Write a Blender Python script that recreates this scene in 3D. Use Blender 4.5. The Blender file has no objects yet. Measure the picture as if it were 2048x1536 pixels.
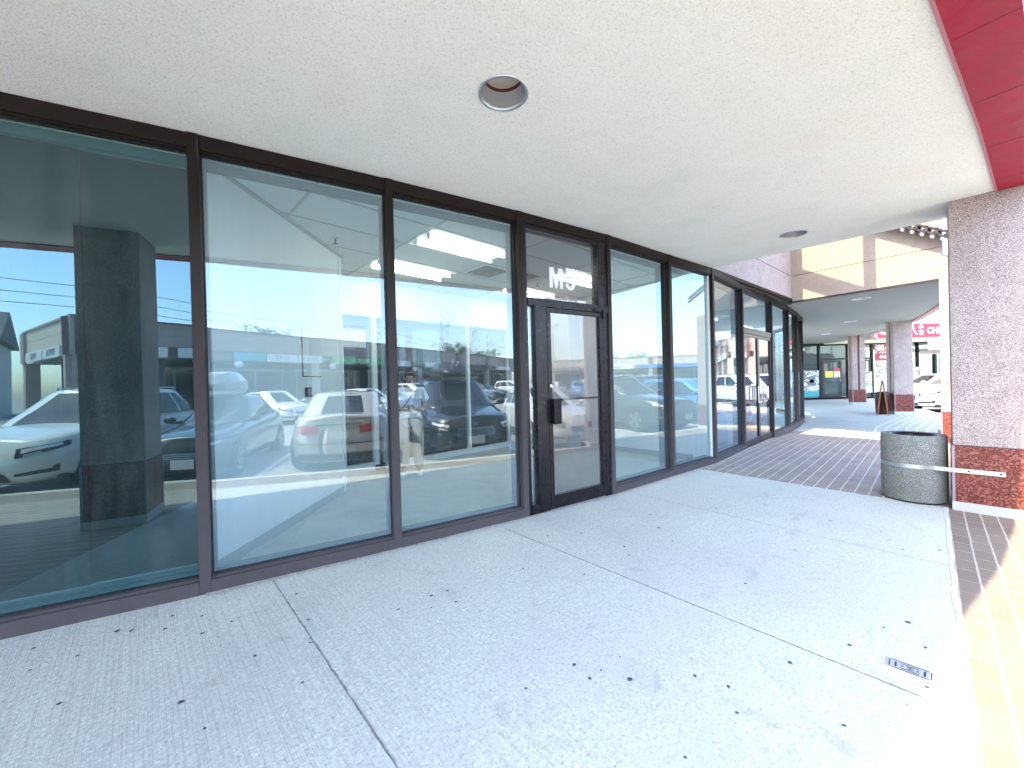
import bpy, bmesh, math, random
import numpy as np
from mathutils import Vector, Matrix
random.seed(7)
C = bpy.context.scene
R = math.radians
# ------------------------------------------------------------------ camera
CAM_H = 1.35
pit, rol = R(-0.276), R(-1.488)
fw = Vector((0, math.cos(pit), math.sin(pit))); up0 = Vector((0, -math.sin(pit), math.cos(pit))); rt0 = Vector((1, 0, 0))
rt = rt0*math.cos(rol) + up0*math.sin(rol); up = up0*math.cos(rol) - rt0*math.sin(rol)
cd = bpy.data.cameras.new('camera'); cam = bpy.data.objects.new('camera', cd); C.collection.objects.link(cam)
cam.matrix_world = Matrix(((rt.x, up.x, -fw.x, 0), (rt.y, up.y, -fw.y, 0), (rt.z, up.z, -fw.z, CAM_H), (0, 0, 0, 1)))
cd.sensor_width = 36; cd.lens = 788/2048*36; cd.clip_start = 0.02; cd.clip_end = 2000
C.camera = cam
# ------------------------------------------------------------------ world and sun
SUN_TO = Vector((-0.755, -0.655, 1.64)).normalized()      # direction towards the sun
w = bpy.data.worlds.new('World'); C.world = w; w.use_nodes = True
nt = w.node_tree; bg = nt.nodes['Background']; sky = nt.nodes.new('ShaderNodeTexSky')
sky.sky_type = 'NISHITA'; sky.sun_disc = False
sky.sun_elevation = math.asin(SUN_TO.z); sky.sun_rotation = math.atan2(SUN_TO.x, SUN_TO.y)
sky.air_density = 1.0; sky.dust_density = 1.5; sky.ozone_density = 1.0
nt.links.new(sky.outputs[0], bg.inputs[0]); bg.inputs[1].default_value = 0.15
sd = bpy.data.lights.new('sun', 'SUN'); sd.energy = 2.0; sd.angle = R(0.6); sd.color = (1, .84, .56)
so = bpy.data.objects.new('sun', sd); C.collection.objects.link(so); so.rotation_euler = SUN_TO.to_track_quat('Z', 'Y').to_euler()
C.view_settings.view_transform = 'Standard'; C.view_settings.look = 'None'; C.view_settings.gamma = 1
C.view_settings.exposure = 3.0
C.render.engine = 'CYCLES'
C.cycles.max_bounces = 10; C.cycles.diffuse_bounces = 6; C.cycles.glossy_bounces = 5; C.cycles.transparent_max_bounces = 16
C.cycles.use_denoising = True; C.cycles.sample_clamp_indirect = 6

# ------------------------------------------------------------------ helpers
def link(o, parent=None):
    C.collection.objects.link(o)
    if parent is not None: o.parent = parent
    return o
def tag(o, label=None, cat=None, group=None, kind=None):
    if label: o['label'] = label
    if cat: o['category'] = cat
    if group: o['group'] = group
    if kind: o['kind'] = kind
    return o
def thing(name, label, cat, loc=(0, 0, 0), rz=0, group=None):
    o = bpy.data.objects.new(name, None); o.empty_display_size = .1; link(o); o.location = loc; o.rotation_euler = (0, 0, rz)
    return tag(o, label, cat, group)
def obj(name, bm, mat, parent=None, smooth=False, label=None):
    me = bpy.data.meshes.new(name); bm.normal_update(); bm.to_mesh(me); bm.free()
    for m in (mat if isinstance(mat, (list, tuple)) else [mat]): me.materials.append(m)
    if smooth:
        for p in me.polygons: p.use_smooth = True
    o = bpy.data.objects.new(name, me); link(o, parent)
    if label: o['label'] = label
    return o
def copy_tree(o, parent=None):
    c = o.copy(); C.collection.objects.link(c); c.parent = parent
    for ch in list(o.children): copy_tree(ch, c)
    return c
NB = bmesh.new
def box(bm, lo, hi, M=None, mi=0):
    x0, y0, z0 = lo; x1, y1, z1 = hi
    vs = [bm.verts.new(Vector(p) if M is None else M @ Vector(p)) for p in
          ((x0, y0, z0), (x1, y0, z0), (x1, y1, z0), (x0, y1, z0), (x0, y0, z1), (x1, y0, z1), (x1, y1, z1), (x0, y1, z1))]
    for f in ((0, 3, 2, 1), (4, 5, 6, 7), (0, 1, 5, 4), (1, 2, 6, 5), (2, 3, 7, 6), (3, 0, 4, 7)):
        fc = bm.faces.new([vs[i] for i in f]); fc.material_index = mi
    return vs
def frame_M(a, b, z=0):
    """local x runs a->b, y to the left, z up"""
    a = Vector((a[0], a[1], z)); d = Vector((b[0], b[1], z)) - a; L = d.length; d.normalize()
    n = Vector((-d.y, d.x, 0))
    return Matrix(((d.x, n.x, 0, a.x), (d.y, n.y, 0, a.y), (0, 0, 1, a.z), (0, 0, 0, 1))), L
def prism(bm, pts, z0, z1, mi=0):
    lo = [bm.verts.new((p[0], p[1], z0)) for p in pts]; hi = [bm.verts.new((p[0], p[1], z1)) for p in pts]
    n = len(pts); fs = []
    fs.append(bm.faces.new(lo[::-1])); fs.append(bm.faces.new(hi))
    for i in range(n): fs.append(bm.faces.new((lo[i], lo[(i+1) % n], hi[(i+1) % n], hi[i])))
    for f in fs: f.material_index = mi
    bmesh.ops.recalc_face_normals(bm, faces=fs)
    return fs
def cyl(bm, p0, p1, r0, r1=None, n=16, cap=True, mi=0):
    r1 = r0 if r1 is None else r1
    p0 = Vector(p0); p1 = Vector(p1); d = (p1-p0).normalized()
    a = d.orthogonal().normalized(); b = d.cross(a)
    A = [bm.verts.new(p0+(a*math.cos(t)+b*math.sin(t))*r0) for t in [2*math.pi*i/n for i in range(n)]]
    B = [bm.verts.new(p1+(a*math.cos(t)+b*math.sin(t))*r1) for t in [2*math.pi*i/n for i in range(n)]]
    fs = [bm.faces.new((A[i], A[(i+1) % n], B[(i+1) % n], B[i])) for i in range(n)]
    if cap: fs += [bm.faces.new(A[::-1]), bm.faces.new(B)]
    for f in fs: f.material_index = mi
def lathe(bm, prof, M=None, n=32, mi=0):
    rings = []
    for r, z in prof:
        rings.append([bm.verts.new((M @ Vector((r*math.cos(t), r*math.sin(t), z))) if M else (r*math.cos(t), r*math.sin(t), z)) for t in [2*math.pi*i/n for i in range(n)]])
    for A, B in zip(rings, rings[1:]):
        for i in range(n):
            f = bm.faces.new((A[i], A[(i+1) % n], B[(i+1) % n], B[i])); f.material_index = mi
def bevel(bm, w=.004, seg=1):
    bmesh.ops.bevel(bm, geom=bm.edges[:], offset=w, segments=seg, affect='EDGES', clamp_overlap=True)
def text_obj(s, size, mat, M, parent=None, name='lettering', extrude=.002, offset=0, sx=1.0, align='CENTER'):
    cu = bpy.data.curves.new(name, 'FONT'); cu.body = s; cu.size = size; cu.extrude = extrude; cu.offset = offset
    cu.align_x = align; cu.align_y = 'CENTER'; cu.resolution_u = 3
    t = bpy.data.objects.new(name, cu); C.collection.objects.link(t)
    bpy.context.view_layer.update()
    me = bpy.data.meshes.new_from_object(t.evaluated_get(bpy.context.evaluated_depsgraph_get()))
    bpy.data.objects.remove(t); me.name = name
    me.materials.clear(); me.materials.append(mat)
    # text lies in local xy, facing +z -> stand it up: x along, z up, facing -y
    S = Matrix.Diagonal((sx, 1, 1, 1)); T = Matrix.Rotation(math.pi/2, 4, 'X')
    me.transform(M @ T @ S)
    o = bpy.data.objects.new(name, me); link(o, parent); return o

# ------------------------------------------------------------------ materials
def mat(name, col=(.5, .5, .5), rough=.6, metal=0, spec=.5, coat=0):
    m = bpy.data.materials.new(name); m.use_nodes = True; b = m.node_tree.nodes['Principled BSDF']
    b.inputs['Base Color'].default_value = (*col, 1); b.inputs['Roughness'].default_value = rough
    b.inputs['Metallic'].default_value = metal; b.inputs['Specular IOR Level'].default_value = spec
    b.inputs['Coat Weight'].default_value = coat; b.inputs['Coat Roughness'].default_value = .03
    return m
class NT:
    def __init__(s, m): s.t = m.node_tree; s.n = s.t.nodes; s.l = s.t.links; s.b = s.n.get('Principled BSDF')
    def new(s, k, **kw):
        x = s.n.new(k)
        for a, v in kw.items(): setattr(x, a, v)
        return x
    def co(s, kind='Object', scale=(1, 1, 1), rot=(0, 0, 0), loc=(0, 0, 0)):
        c = s.new('ShaderNodeTexCoord'); mp = s.new('ShaderNodeMapping')
        mp.inputs['Scale'].default_value = scale; mp.inputs['Rotation'].default_value = rot; mp.inputs['Location'].default_value = loc
        s.l.new(c.outputs[kind], mp.inputs['Vector']); return mp.outputs[0]
    def noise(s, v, scale, detail=4, rough=.6, dist=0):
        n = s.new('ShaderNodeTexNoise'); n.inputs['Scale'].default_value = scale; n.inputs['Detail'].default_value = detail
        n.inputs['Roughness'].default_value = rough; n.inputs['Distortion'].default_value = dist; s.l.new(v, n.inputs['Vector']); return n.outputs['Fac']
    def vor(s, v, scale, feat='F1', out='Distance', rnd=1):
        n = s.new('ShaderNodeTexVoronoi', feature=feat); n.inputs['Scale'].default_value = scale; n.inputs['Randomness'].default_value = rnd
        s.l.new(v, n.inputs['Vector']); return n.outputs[out]
    def ramp(s, f, stops, interp='LINEAR'):
        r = s.new('ShaderNodeValToRGB'); r.color_ramp.interpolation = interp; e = r.color_ramp.elements
        while len(e) < len(stops): e.new(.5)
        for i, (p, c) in enumerate(stops): e[i].position = p; e[i].color = (*(c if isinstance(c, (tuple, list)) else (c, c, c)), 1)
        s.l.new(f, r.inputs[0]); return r.outputs[0]
    def mix(s, f, a, b, mode='MIX'):
        m = s.new('ShaderNodeMix', data_type='RGBA', blend_type=mode)
        for i, x in ((0, f), (6, a), (7, b)):
            if hasattr(x, 'links'): s.l.new(x, m.inputs[i])
            elif i == 0: m.inputs[0].default_value = x
            else: m.inputs[i].default_value = (*x, 1)
        return m.outputs[2]
    def math(s, op, a, b=0, c=None):
        m = s.new('ShaderNodeMath', operation=op)
        for i, x in enumerate((a, b) if c is None else (a, b, c)):
            if hasattr(x, 'links'): s.l.new(x, m.inputs[i])
            else: m.inputs[i].default_value = x
        return m.outputs[0]
    def bump(s, h, strength=.3, dist=.01, prev=None):
        b = s.new('ShaderNodeBump'); b.inputs['Strength'].default_value = strength; b.inputs['Distance'].default_value = dist
        s.l.new(h, b.inputs['Height'])
        if prev is not None: s.l.new(prev, b.inputs['Normal'])
        return b.outputs[0]
    def out(s, col=None, nor=None, rough=None):
        if col is not None: s.l.new(col, s.b.inputs['Base Color'])
        if nor is not None: s.l.new(nor, s.b.inputs['Normal'])
        if rough is not None: s.l.new(rough, s.b.inputs['Roughness'])

def m_speckle(name, base, dark, light, scale=160, rough=.8, bumpd=.002, f=(.42, .6)):
    m = mat(name, base, rough, spec=.3); n = NT(m); v = n.co()
    a = n.noise(v, scale, 2, .7); b = n.noise(v, scale*.07, 4); c = n.noise(v, 1.1, 4)
    col = n.ramp(a, [(f[0]-.1, dark), (f[0], base), (f[1], base), (f[1]+.12, light)])
    col = n.mix(n.ramp(b, [(.4, 0), (.7, .25)]), col, dark)
    col = n.mix(n.ramp(c, [(.45, 0), (.75, .15)]), col, light)
    n.out(col, n.bump(a, .6, bumpd)); return m
M = {}
# stucco soffit
m = mat('soffit_stucco', (.8, .79, .74), .9, spec=.2); n = NT(m); v = n.co()
a = n.noise(v, 85, 3, .75, .3); a2 = n.vor(v, 110, 'SMOOTH_F1'); c = n.noise(v, 1.3, 5); d = n.noise(v, 55, 2)
col = n.ramp(c, [(.3, (.88, .89, .82)), (.5, (.95, .94, .88)), (.7, (.94, .90, .83))])
col = n.mix(n.ramp(a, [(.32, .5), (.48, 0)]), col, (.52, .51, .46))
col = n.mix(n.ramp(d, [(.74, 0), (.80, .4)]), col, (.42, .40, .36))
n.out(col, n.bump(a2, .35, .006, n.bump(a, 1.0, .009))); M['stucco'] = m
# ground things use UV = (along kerb, across) in metres
def ground_base(n):
    return n.co('UV')
def m_concrete():
    m = mat('sidewalk_concrete', (.5, .52, .52), .85, spec=.25); n = NT(m); v = ground_base(n)
    fine = n.noise(v, 62, 3, .8); mid = n.noise(v, 20, 5, .7); big = n.noise(v, .9, 5, .6, .3)
    col = n.ramp(fine, [(.34, (.34, .36, .32)), (.45, (.56, .585, .53)), (.57, (.62, .645, .585)), (.68, (.80, .82, .76))])
    col = n.mix(n.ramp(mid, [(.48, 0), (.60, .35)]), col, (.44, .44, .42))
    col = n.mix(n.ramp(big, [(.42, 0), (.66, .35)]), col, (.45, .45, .46))
    # brushed broom lines on the older slab (left of the first joint)
    sep = n.new('ShaderNodeSeparateXYZ'); n.l.new(v, sep.inputs[0]); sx, oy = sep.outputs[0], sep.outputs[1]
    br = n.noise(n.co('UV', (95, 1.3, 1)), 1, 3, .6)
    left = n.ramp(n.math('MULTIPLY_ADD', sx, -1/3, .55), [(.0, 0), (.35, .75)])
    bl = n.math('MULTIPLY', left, n.ramp(br, [(.38, 1), (.52, 0)]))
    col = n.mix(n.math('MULTIPLY', bl, .4), col, (.33, .33, .35))
    st = n.noise(n.co('UV', (1, 1, 1), loc=(3, 1, 0)), 2.6, 6, .72, 1.2)
    col = n.mix(n.ramp(st, [(.58, 0), (.68, .30)]), col, (.26, .235, .21))
    sp = n.vor(v, 9.0, 'F1', 'Distance'); spc = n.vor(v, 9.0, 'F1', 'Color')
    sr = n.new('ShaderNodeSeparateColor'); n.l.new(spc, sr.inputs[0])
    msk = n.math('MULTIPLY', n.ramp(sp, [(.05, 1), (.075, 0)]), n.math('GREATER_THAN', sr.outputs[0], .84))
    col = n.mix(n.math('MULTIPLY', msk, .55), col, (.14, .14, .15))
    # joints across the walk every 1.78 m
    t = n.math('ABSOLUTE', n.math('SUBTRACT', n.math('FRACT', n.math('DIVIDE', n.math('ADD', sx, n.math('MULTIPLY_ADD', n.noise(v, 14, 3), .012, 178-.65+.89-.006)), 1.78)), .5))
    j = n.ramp(t, [(.0012, 1), (.0028, 0)])
    col = n.mix(n.math('MULTIPLY', j, .85), col, (.20, .20, .20))
    jl = n.math('MULTIPLY', n.ramp(t, [(.004, 1), (.010, 0)]), n.ramp(n.noise(v, 30), [(.45, 0), (.6, .4)]))
    col = n.mix(jl, col, (.75, .75, .74))
    h = n.math('SUBTRACT', n.math('MULTIPLY_ADD', bl, -.25, fine), n.math('MULTIPLY', j, 2.5))
    nb = n.bump(h, .8, .006); n.out(col, n.bump(mid, .5, .008, nb)); return m
M['concrete'] = m_concrete()
def m_paver(name, c1, c2, mortar, bw=.21, rh=.105, ms=.006, cross=1.0):
    m = mat(name, c1, .85, spec=.25); n = NT(m); v = ground_base(n)
    b = n.new('ShaderNodeTexBrick'); n.l.new(v, b.inputs['Vector']); b.offset = .5
    b.inputs['Color1'].default_value = (*c1, 1); b.inputs['Color2'].default_value = (*c2, 1); b.inputs['Mortar'].default_value = (0, 0, 0, 1)
    b.inputs['Scale'].default_value = 1; b.inputs['Mortar Size'].default_value = ms*.6; b.inputs['Mortar Smooth'].default_value = .2
    b.inputs['Brick Width'].default_value = bw; b.inputs['Row Height'].default_value = rh
    col = n.mix(b.outputs['Fac'], b.outputs['Color'], [x*.9 for x in c2])
    sep = n.new('ShaderNodeSeparateXYZ'); n.l.new(v, sep.inputs[0])
    fine = n.noise(v, 190, 3, .7); big = n.noise(v, 2.2, 5)
    col = n.mix(n.ramp(fine, [(.35, .5), (.5, 0)]), col, (.12, .11, .11))
    col = n.mix(n.ramp(fine, [(.58, 0), (.72, .5)]), col, (.5, .48, .46))
    col = n.mix(n.ramp(big, [(.4, 0), (.7, .35)]), col, (.22, .18, .16))
    wob = n.math('MULTIPLY_ADD', n.noise(v, 11, 4), .012, -.006)
    def line(src, period, w0, w1, off=0):
        t = n.math('ABSOLUTE', n.math('SUBTRACT', n.math('FRACT', n.math('DIVIDE', n.math('ADD', n.math('ADD', src, wob), 100*period+off), period)), .5))
        return n.ramp(n.math('MULTIPLY', n.math('SUBTRACT', .5, t), period), [(w0, 1), (w1, 0)])
    rows = line(sep.outputs[1], rh, ms*.55, ms*1.0)
    brk = n.ramp(n.noise(v, 7, 5), [(.3, .35), (.45, 1)])
    rows = n.math('MULTIPLY', rows, brk)
    cr = n.math('MULTIPLY', b.outputs['Fac'], n.math('MULTIPLY', n.ramp(n.noise(v, 9, 4), [(.4, .25), (.55, 1)]), cross))
    jj = n.math('MAXIMUM', rows, cr)
    col = n.mix(n.math('MULTIPLY', jj, .9), col, mortar)
    h = n.math('SUBTRACT', fine, n.math('MULTIPLY', b.outputs['Fac'], 1.5))
    n.out(col, n.bump(h, .5, .004)); return m
M['paver_gap'] = m_paver('paver_brown', (.38, .32, .285), (.31, .26, .235), (.72, .70, .67), cross=.6, ms=.0055, rh=.125)
M['paver_edge'] = m_paver('paver_grey', (.25, .20, .16), (.20, .16, .13), (.55, .50, .43), cross=.7, ms=.006)
m = mat('asphalt', (.12, .12, .12), .9, spec=.2); n = NT(m); v = n.co()
a = n.noise(v, 60, 4, .7); b_ = n.noise(v, .25, 6, .6); c = n.noise(v, 3, 5)
col = n.ramp(a, [(.3, (.22, .22, .22)), (.5, (.33, .33, .325)), (.7, (.43, .43, .42))]); col = n.mix(n.ramp(b_, [(.4, 0), (.65, .5)]), col, (.25, .25, .25)); col = n.mix(n.ramp(c, [(.55, 0), (.75, .3)]), col, (.22, .22, .22))
n.out(col, n.bump(a, .6, .006)); M['asphalt'] = m
M['kerb'] = m_speckle('kerb_concrete', (.5, .49, .47), (.35, .34, .33), (.62, .61, .6), 120)
M['aggregate'] = m_speckle('pink_aggregate', (.40, .32, .30), (.15, .11, .11), (.68, .58, .55), 100, f=(.45, .53))
M['aggregate_big'] = m_speckle('pink_aggregate_panel', (.36, .285, .225), (.21, .16, .13), (.48, .40, .31), 70, f=(.42, .6))
M['bin'] = m_speckle('bin_aggregate', (.24, .24, .215), (.06, .06, .05), (.52, .52, .47), 130, bumpd=.006, f=(.45, .55))
M['plinth'] = m_speckle('plinth_concrete', (.58, .6, .6), (.42, .43, .43), (.7, .7, .7), 90)
# red granite tiles (brick texture gives tile joints in object space through UV-less mapping)
def m_granite():
    m = mat('red_granite', (.25, .05, .04), .4, spec=.35); n = NT(m); v = n.co()
    a = n.vor(v, 75, 'F1', 'Color'); sr = n.new('ShaderNodeSeparateColor'); n.l.new(a, sr.inputs[0]); b = n.noise(v, 60, 4, .75)
    f = n.math('MULTIPLY_ADD', sr.outputs[0], .4, n.math('MULTIPLY', b, .6))
    col = n.ramp(f, [(.25, (.05, .010, .008)), (.42, (.15, .030, .022)), (.55, (.21, .048, .036)), (.7, (.34, .13, .10))])
    st = n.noise(n.co('Object', (9, 9, 1.2)), 1, 5, .7)
    col = n.mix(n.ramp(st, [(.62, 0), (.72, .25)]), col, (.45, .33, .32))
    n.out(col, n.bump(b, .08, .002)); return m
M['granite'] = m_granite()
# bronze aluminium frames; dust and brighter light low down both put into the colour
m = mat('bronze_frame', (.05, .036, .032), .5, .0, .25); n = NT(m); v = n.co(); sep = n.new('ShaderNodeSeparateXYZ'); n.l.new(v, sep.inputs[0])
g = n.ramp(n.math('MULTIPLY_ADD', sep.outputs[2], .33, 0), [(0, 1), (.35, .6), (.85, .05)]); a = n.noise(v, 14, 5, .7); a2 = n.noise(n.co('Object', (30, 30, 2)), 1, 4)
f = n.math('MULTIPLY', g, n.ramp(a, [(.3, .82), (.7, 1)]))
col = n.mix(f, (.010, .005, .003), (.10, .085, .088)); col = n.mix(n.ramp(a2, [(.70, 0), (.80, .3)]), col, (.2, .18, .17))
n.out(col, n.bump(a, .1, .002), n.ramp(a, [(.3, .45), (.7, .65)])); M['bronze'] = m
M['black_metal'] = mat('black_aluminium', (.012, .011, .014), .3, .3)
m = mat('door_dark', (.012, .009, .012), .28, .3); M['door'] = m
n = NT(m); v = n.co(); a = n.noise(n.co('Object', (40, 40, 1.5)), 1, 4, .7); n.out(n.ramp(a, [(.45, (.010, .007, .010)), (.8, (.035, .026, .033))]), None, n.ramp(n.noise(v, 20), [(.3, .22), (.7, .45)]))
M['rubber'] = mat('black_rubber', (.015, .015, .016), .6)
M['steel'] = mat('galvanised_steel', (.62, .64, .66), .32, .9)
M['chrome'] = mat('chrome', (.8, .8, .82), .12, 1)
M['white'] = mat('white_paint', (.8, .8, .8), .5)
M['vinyl'] = mat('white_vinyl', (.85, .86, .92), .4)
# red fascia metal
m = mat('red_fascia_metal', (.3, .006, .02), .42, .0, spec=.3); n = NT(m); v = n.co()
a = n.noise(v, 1.5, 3, .5, .6); b_ = n.noise(v, 9, 5, .7); c = n.noise(v, 55, 3, .7)
col = n.ramp(b_, [(.3, (.26, .003, .02)), (.55, (.34, .005, .032)), (.8, (.40, .02, .05))]); col = n.mix(n.ramp(c, [(.72, 0), (.76, .35)]), col, (.55, .25, .28))
n.out(col, n.bump(a, .7, .05), n.ramp(b_, [(.3, .3), (.7, .55)])); M['red'] = m
def m_glass(name, tint=(.78, .885, .93), ior=2.5, gl=(.80, .93, 1.0), wave=.012, fmin=0):
    m = bpy.data.materials.new(name); m.use_nodes = True; n = NT(m); n.n.remove(n.b)
    o = n.n['Material Output']; tr = n.new('ShaderNodeBsdfTransparent'); tr.inputs[0].default_value = (*tint, 1)
    v = n.co(); g = n.new('ShaderNodeBsdfGlossy'); g.inputs['Roughness'].default_value = 0; g.inputs['Color'].default_value = (*gl, 1)
    fr = n.new('ShaderNodeFresnel'); fr.inputs['IOR'].default_value = ior
    mx = n.new('ShaderNodeMixShader'); ge = n.new('ShaderNodeNewGeometry'); n.l.new(n.math('MULTIPLY', fr.outputs[0], n.math('SUBTRACT', 1, ge.outputs['Backfacing'])), mx.inputs[0]); n.l.new(tr.outputs[0], mx.inputs[1]); n.l.new(g.outputs[0], mx.inputs[2])
    h = n.noise(v, .9, 1, .4); bp = n.bump(h, 1.0, .0016); n.l.new(bp, g.inputs['Normal'])
    df = n.new('ShaderNodeBsdfDiffuse'); df.inputs[0].default_value = (.7, .75, .76, 1); m2 = n.new('ShaderNodeMixShader')
    du = n.math('MULTIPLY', n.ramp(n.noise(n.co('Object', (7, 7, .8)), 1, 5, .7, .6), [(.35, .006), (.75, .055)]), 1)
    sp = n.ramp(n.noise(v, 45, 4, .8), [(.68, 0), (.74, .10)]); du = n.math('ADD', du, sp)
    n.l.new(n.math('MULTIPLY', du, n.math('SUBTRACT', 1, ge.outputs['Backfacing'])), m2.inputs[0]); n.l.new(mx.outputs[0], m2.inputs[1]); n.l.new(df.outputs[0], m2.inputs[2])
    n.l.new(m2.outputs[0], o.inputs[0]); return m
M['glass'] = m_glass('tinted_glass'); M['glass_dark'] = m_glass('dark_backed_glass', (.5, .72, .74), 2.3, (.50, .80, .92))
M['glass_clear'] = m_glass('door_glass', (.66, .69, .74), 1.9, (.95, .95, 1))
M['glass_far'] = m_glass('shop_glass', (.7, .8, .82), 1.8)
M['glass_car'] = mat('car_glass', (.012, .016, .018), .04, 0, .8)
def m_emit(name, col, s):
    m = bpy.data.materials.new(name); m.use_nodes = True; b = m.node_tree.nodes['Principled BSDF']
    b.inputs['Base Color'].default_value = (*col, 1); b.inputs['Emission Color'].default_value = (*col, 1); b.inputs['Emission Strength'].default_value = s; return m
M['tube'] = m_emit('fluorescent_tube', (1, .94, .78), 4.6)
M['tube_far'] = m_emit('shop_lamp', (1, .93, .8), 1.2)
m = mat('gypsum_wall', (.8, .8, .8), .85, spec=.2); n = NT(m); v = n.co(); a = n.noise(v, 3, 5, .6); n.out(n.ramp(a, [(.3, (.84, .85, .84)), (.7, (.89, .89, .88))]), n.bump(n.noise(v, 120, 2), .1, .001)); M['wall'] = m
m = mat('ceiling_tile', (.72, .73, .71), .95, spec=.1); n = NT(m); v = n.co(); a = n.noise(v, 140, 2, .7); n.out(n.ramp(a, [(.3, (.66, .67, .66)), (.45, (.80, .81, .79))]), n.bump(a, .3, .002)); M['tile'] = m
m = mat('shop_floor', (.45, .47, .45), .35, spec=.4); n = NT(m); v = n.co(); a = n.noise(v, 2.2, 6, .7, .5); b_ = n.noise(v, 40, 3); col = n.ramp(a, [(.3, (.42, .44, .43)), (.55, (.55, .57, .55)), (.75, (.62, .63, .61))]); n.out(col, n.bump(b_, .08, .002), n.ramp(a, [(.3, .3), (.7, .5)])); M['floor_in'] = m
M['tbar'] = mat('ceiling_grid', (.48, .49, .49), .5)
m = mat('dark_sheet', (.012, .028, .024), .7); n = NT(m); v = n.co(); a = n.noise(v, 5, 6, .7); n.out(n.ramp(a, [(.3, (.006, .018, .016)), (.6, (.016, .036, .032)), (.8, (.035, .04, .036))])); M['dark'] = m  # near-black colour stands for the darkness of an unlit room
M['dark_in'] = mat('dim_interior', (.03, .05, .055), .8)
M['grey_in'] = mat('grey_interior', (.28, .30, .30), .8)
M['charcoal'] = mat('charcoal_trim', (.04, .03, .035), .5)
M['groove'] = mat('dark_red_groove', (.10, .025, .03), .5)
M['sign_white'] = mat('sign_white', (.78, .79, .78), .4)
M['sign_red'] = mat('sign_red', (.62, .02, .05), .4)
M['red_txt'] = mat('red_lettering', (.6, .05, .06), .4)
M['teal'] = mat('teal_print', (.08, .42, .46), .4)
M['yellow'] = mat('yellow_print', (.75, .62, .12), .5)
M['orange'] = mat('cone_orange', (.75, .10, .02), .45)
M['wood'] = mat('varnished_wood', (.30, .13, .04), .5)
M['lime'] = mat('lime_print', (.45, .7, .05), .5)
M['green'] = mat('green_print', (.08, .4, .12), .5)
M['blue'] = mat('blue_print', (.06, .2, .5), .5)
M['grey_txt'] = mat('grey_lettering', (.2, .22, .25), .5)
M['cream'] = m_speckle('cream_panel', (.60, .52, .44), (.5, .42, .36), (.7, .64, .56), 30)
M['tan'] = m_speckle('tan_panel', (.40, .33, .30), (.32, .25, .23), (.48, .42, .38), 30)
M['mauve'] = m_speckle('mauve_panel', (.20, .13, .14), (.16, .10, .11), (.26, .18, .19), 30)
M['brick'] = m_speckle('red_brick', (.33, .14, .11), (.25, .10, .08), (.42, .2, .16), 20)
M['shingle'] = m_speckle('roof_shingle', (.12, .13, .14), (.07, .08, .09), (.2, .2, .21), 15)

# ------------------------------------------------------------------ layout (metres, from the photograph)
W = [(-2.100, 2.668), (-1.007, 3.307), (.076, 3.980), (1.129, 4.683), (2.173, 5.491), (3.134, 6.217), (4.238, 7.315), (5.673, 8.674),
     (6.808, 9.769), (7.719, 10.740), (8.612, 11.750)]
WL = [(-5.60, .82), (-4.48, 1.43), (-3.243, 2.06)]          # the facade goes on to the left
WR = [(9.25, 12.72), (9.72, 13.78), (9.98, 14.92), (10.0, 16.1), (9.75, 17.6), (9.4, 19.2), (9.3, 22.0)]
WALL = WL + W + WR
H = 3.05
gx, gy = .728, .686                 # along the kerb
def so2xy(s, o): return (gx*s + .686*o, gy*s - .728*o)
def xy2so(x, y): return (gx*x + gy*y, .686*x - .728*y)
def dist_wall(x, y):
    best = 9
    for (ax, ay), (bx, by) in zip(WALL, WALL[1:]):
        dx, dy = bx-ax, by-ay; t = max(0, min(1, ((x-ax)*dx+(y-ay)*dy)/(dx*dx+dy*dy)))
        best = min(best, math.hypot(x-ax-t*dx, y-ay-t*dy))
    return best
def inside(x, y):     # left of the facade = inside
    for (ax, ay), (bx, by) in zip(WALL, WALL[1:]):
        pass
    return False
def zg(x, y):
    s, o = xy2so(x, y); d = min(dist_wall(x, y), 3.5); z = -.02*d
    if s > 9.5: f = min(1, (s-9.5)/2.5); z = z*(1-f) - .07*f
    return z
ROAD = -.20
# sidewalk sheets ----------------------------------------------------------
def wall_o(s):
    """o-coordinate of the facade at a given s (most positive crossing)"""
    P = [xy2so(*p) for p in WALL]; best = None
    for (s0, o0), (s1, o1) in zip(P, P[1:]):
        if (s0-s)*(s1-s) <= 0 and abs(s1-s0) > 1e-6:
            o = o0+(o1-o0)*(s-s0)/(s1-s0); best = o if best is None else max(best, o)
    return best
def sheet(name, s0, s1, o0f, o1f, mt, dz=0, ns=None, no=12):
    bm = NB(); uv = bm.loops.layers.uv.new('UVMap'); ns = ns or max(2, int((s1-s0)/.2))
    rows = []
    for i in range(ns+1):
        s = s0+(s1-s0)*i/ns; a = o0f(s); b = o1f(s); row = []
        for j in range(no+1):
            o = a+(b-a)*j/no; x, y = so2xy(s, o); row.append(bm.verts.new((x, y, zg(x, y)+dz)))
        rows.append(row)
    for i in range(ns):
        for j in range(no):
            f = bm.faces.new((rows[i][j], rows[i][j+1], rows[i+1][j+1], rows[i+1][j]))
            for l in f.loops:
                l[uv].uv = xy2so(l.vert.co.x, l.vert.co.y)
            f.normal_update()
            if f.normal.z < 0: f.normal_flip()
    o = obj(name, bm, mt); o['kind'] = 'structure'; return o
SL, SP, SFAR = -1.13, 5.97, 12.0
EO, KO = .10, .60
wo = lambda s: wall_o(s) - .03
sheet('sidewalk', SL, SP, wo, lambda s: EO, M['concrete'])
sheet('pavement', SP, SFAR, wo, lambda s: EO, M['paver_gap'])
sheet('pavement', -3.3, SL, lambda s: (wall_o(s) or -5) - .03, lambda s: EO, M['paver_gap'])
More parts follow.
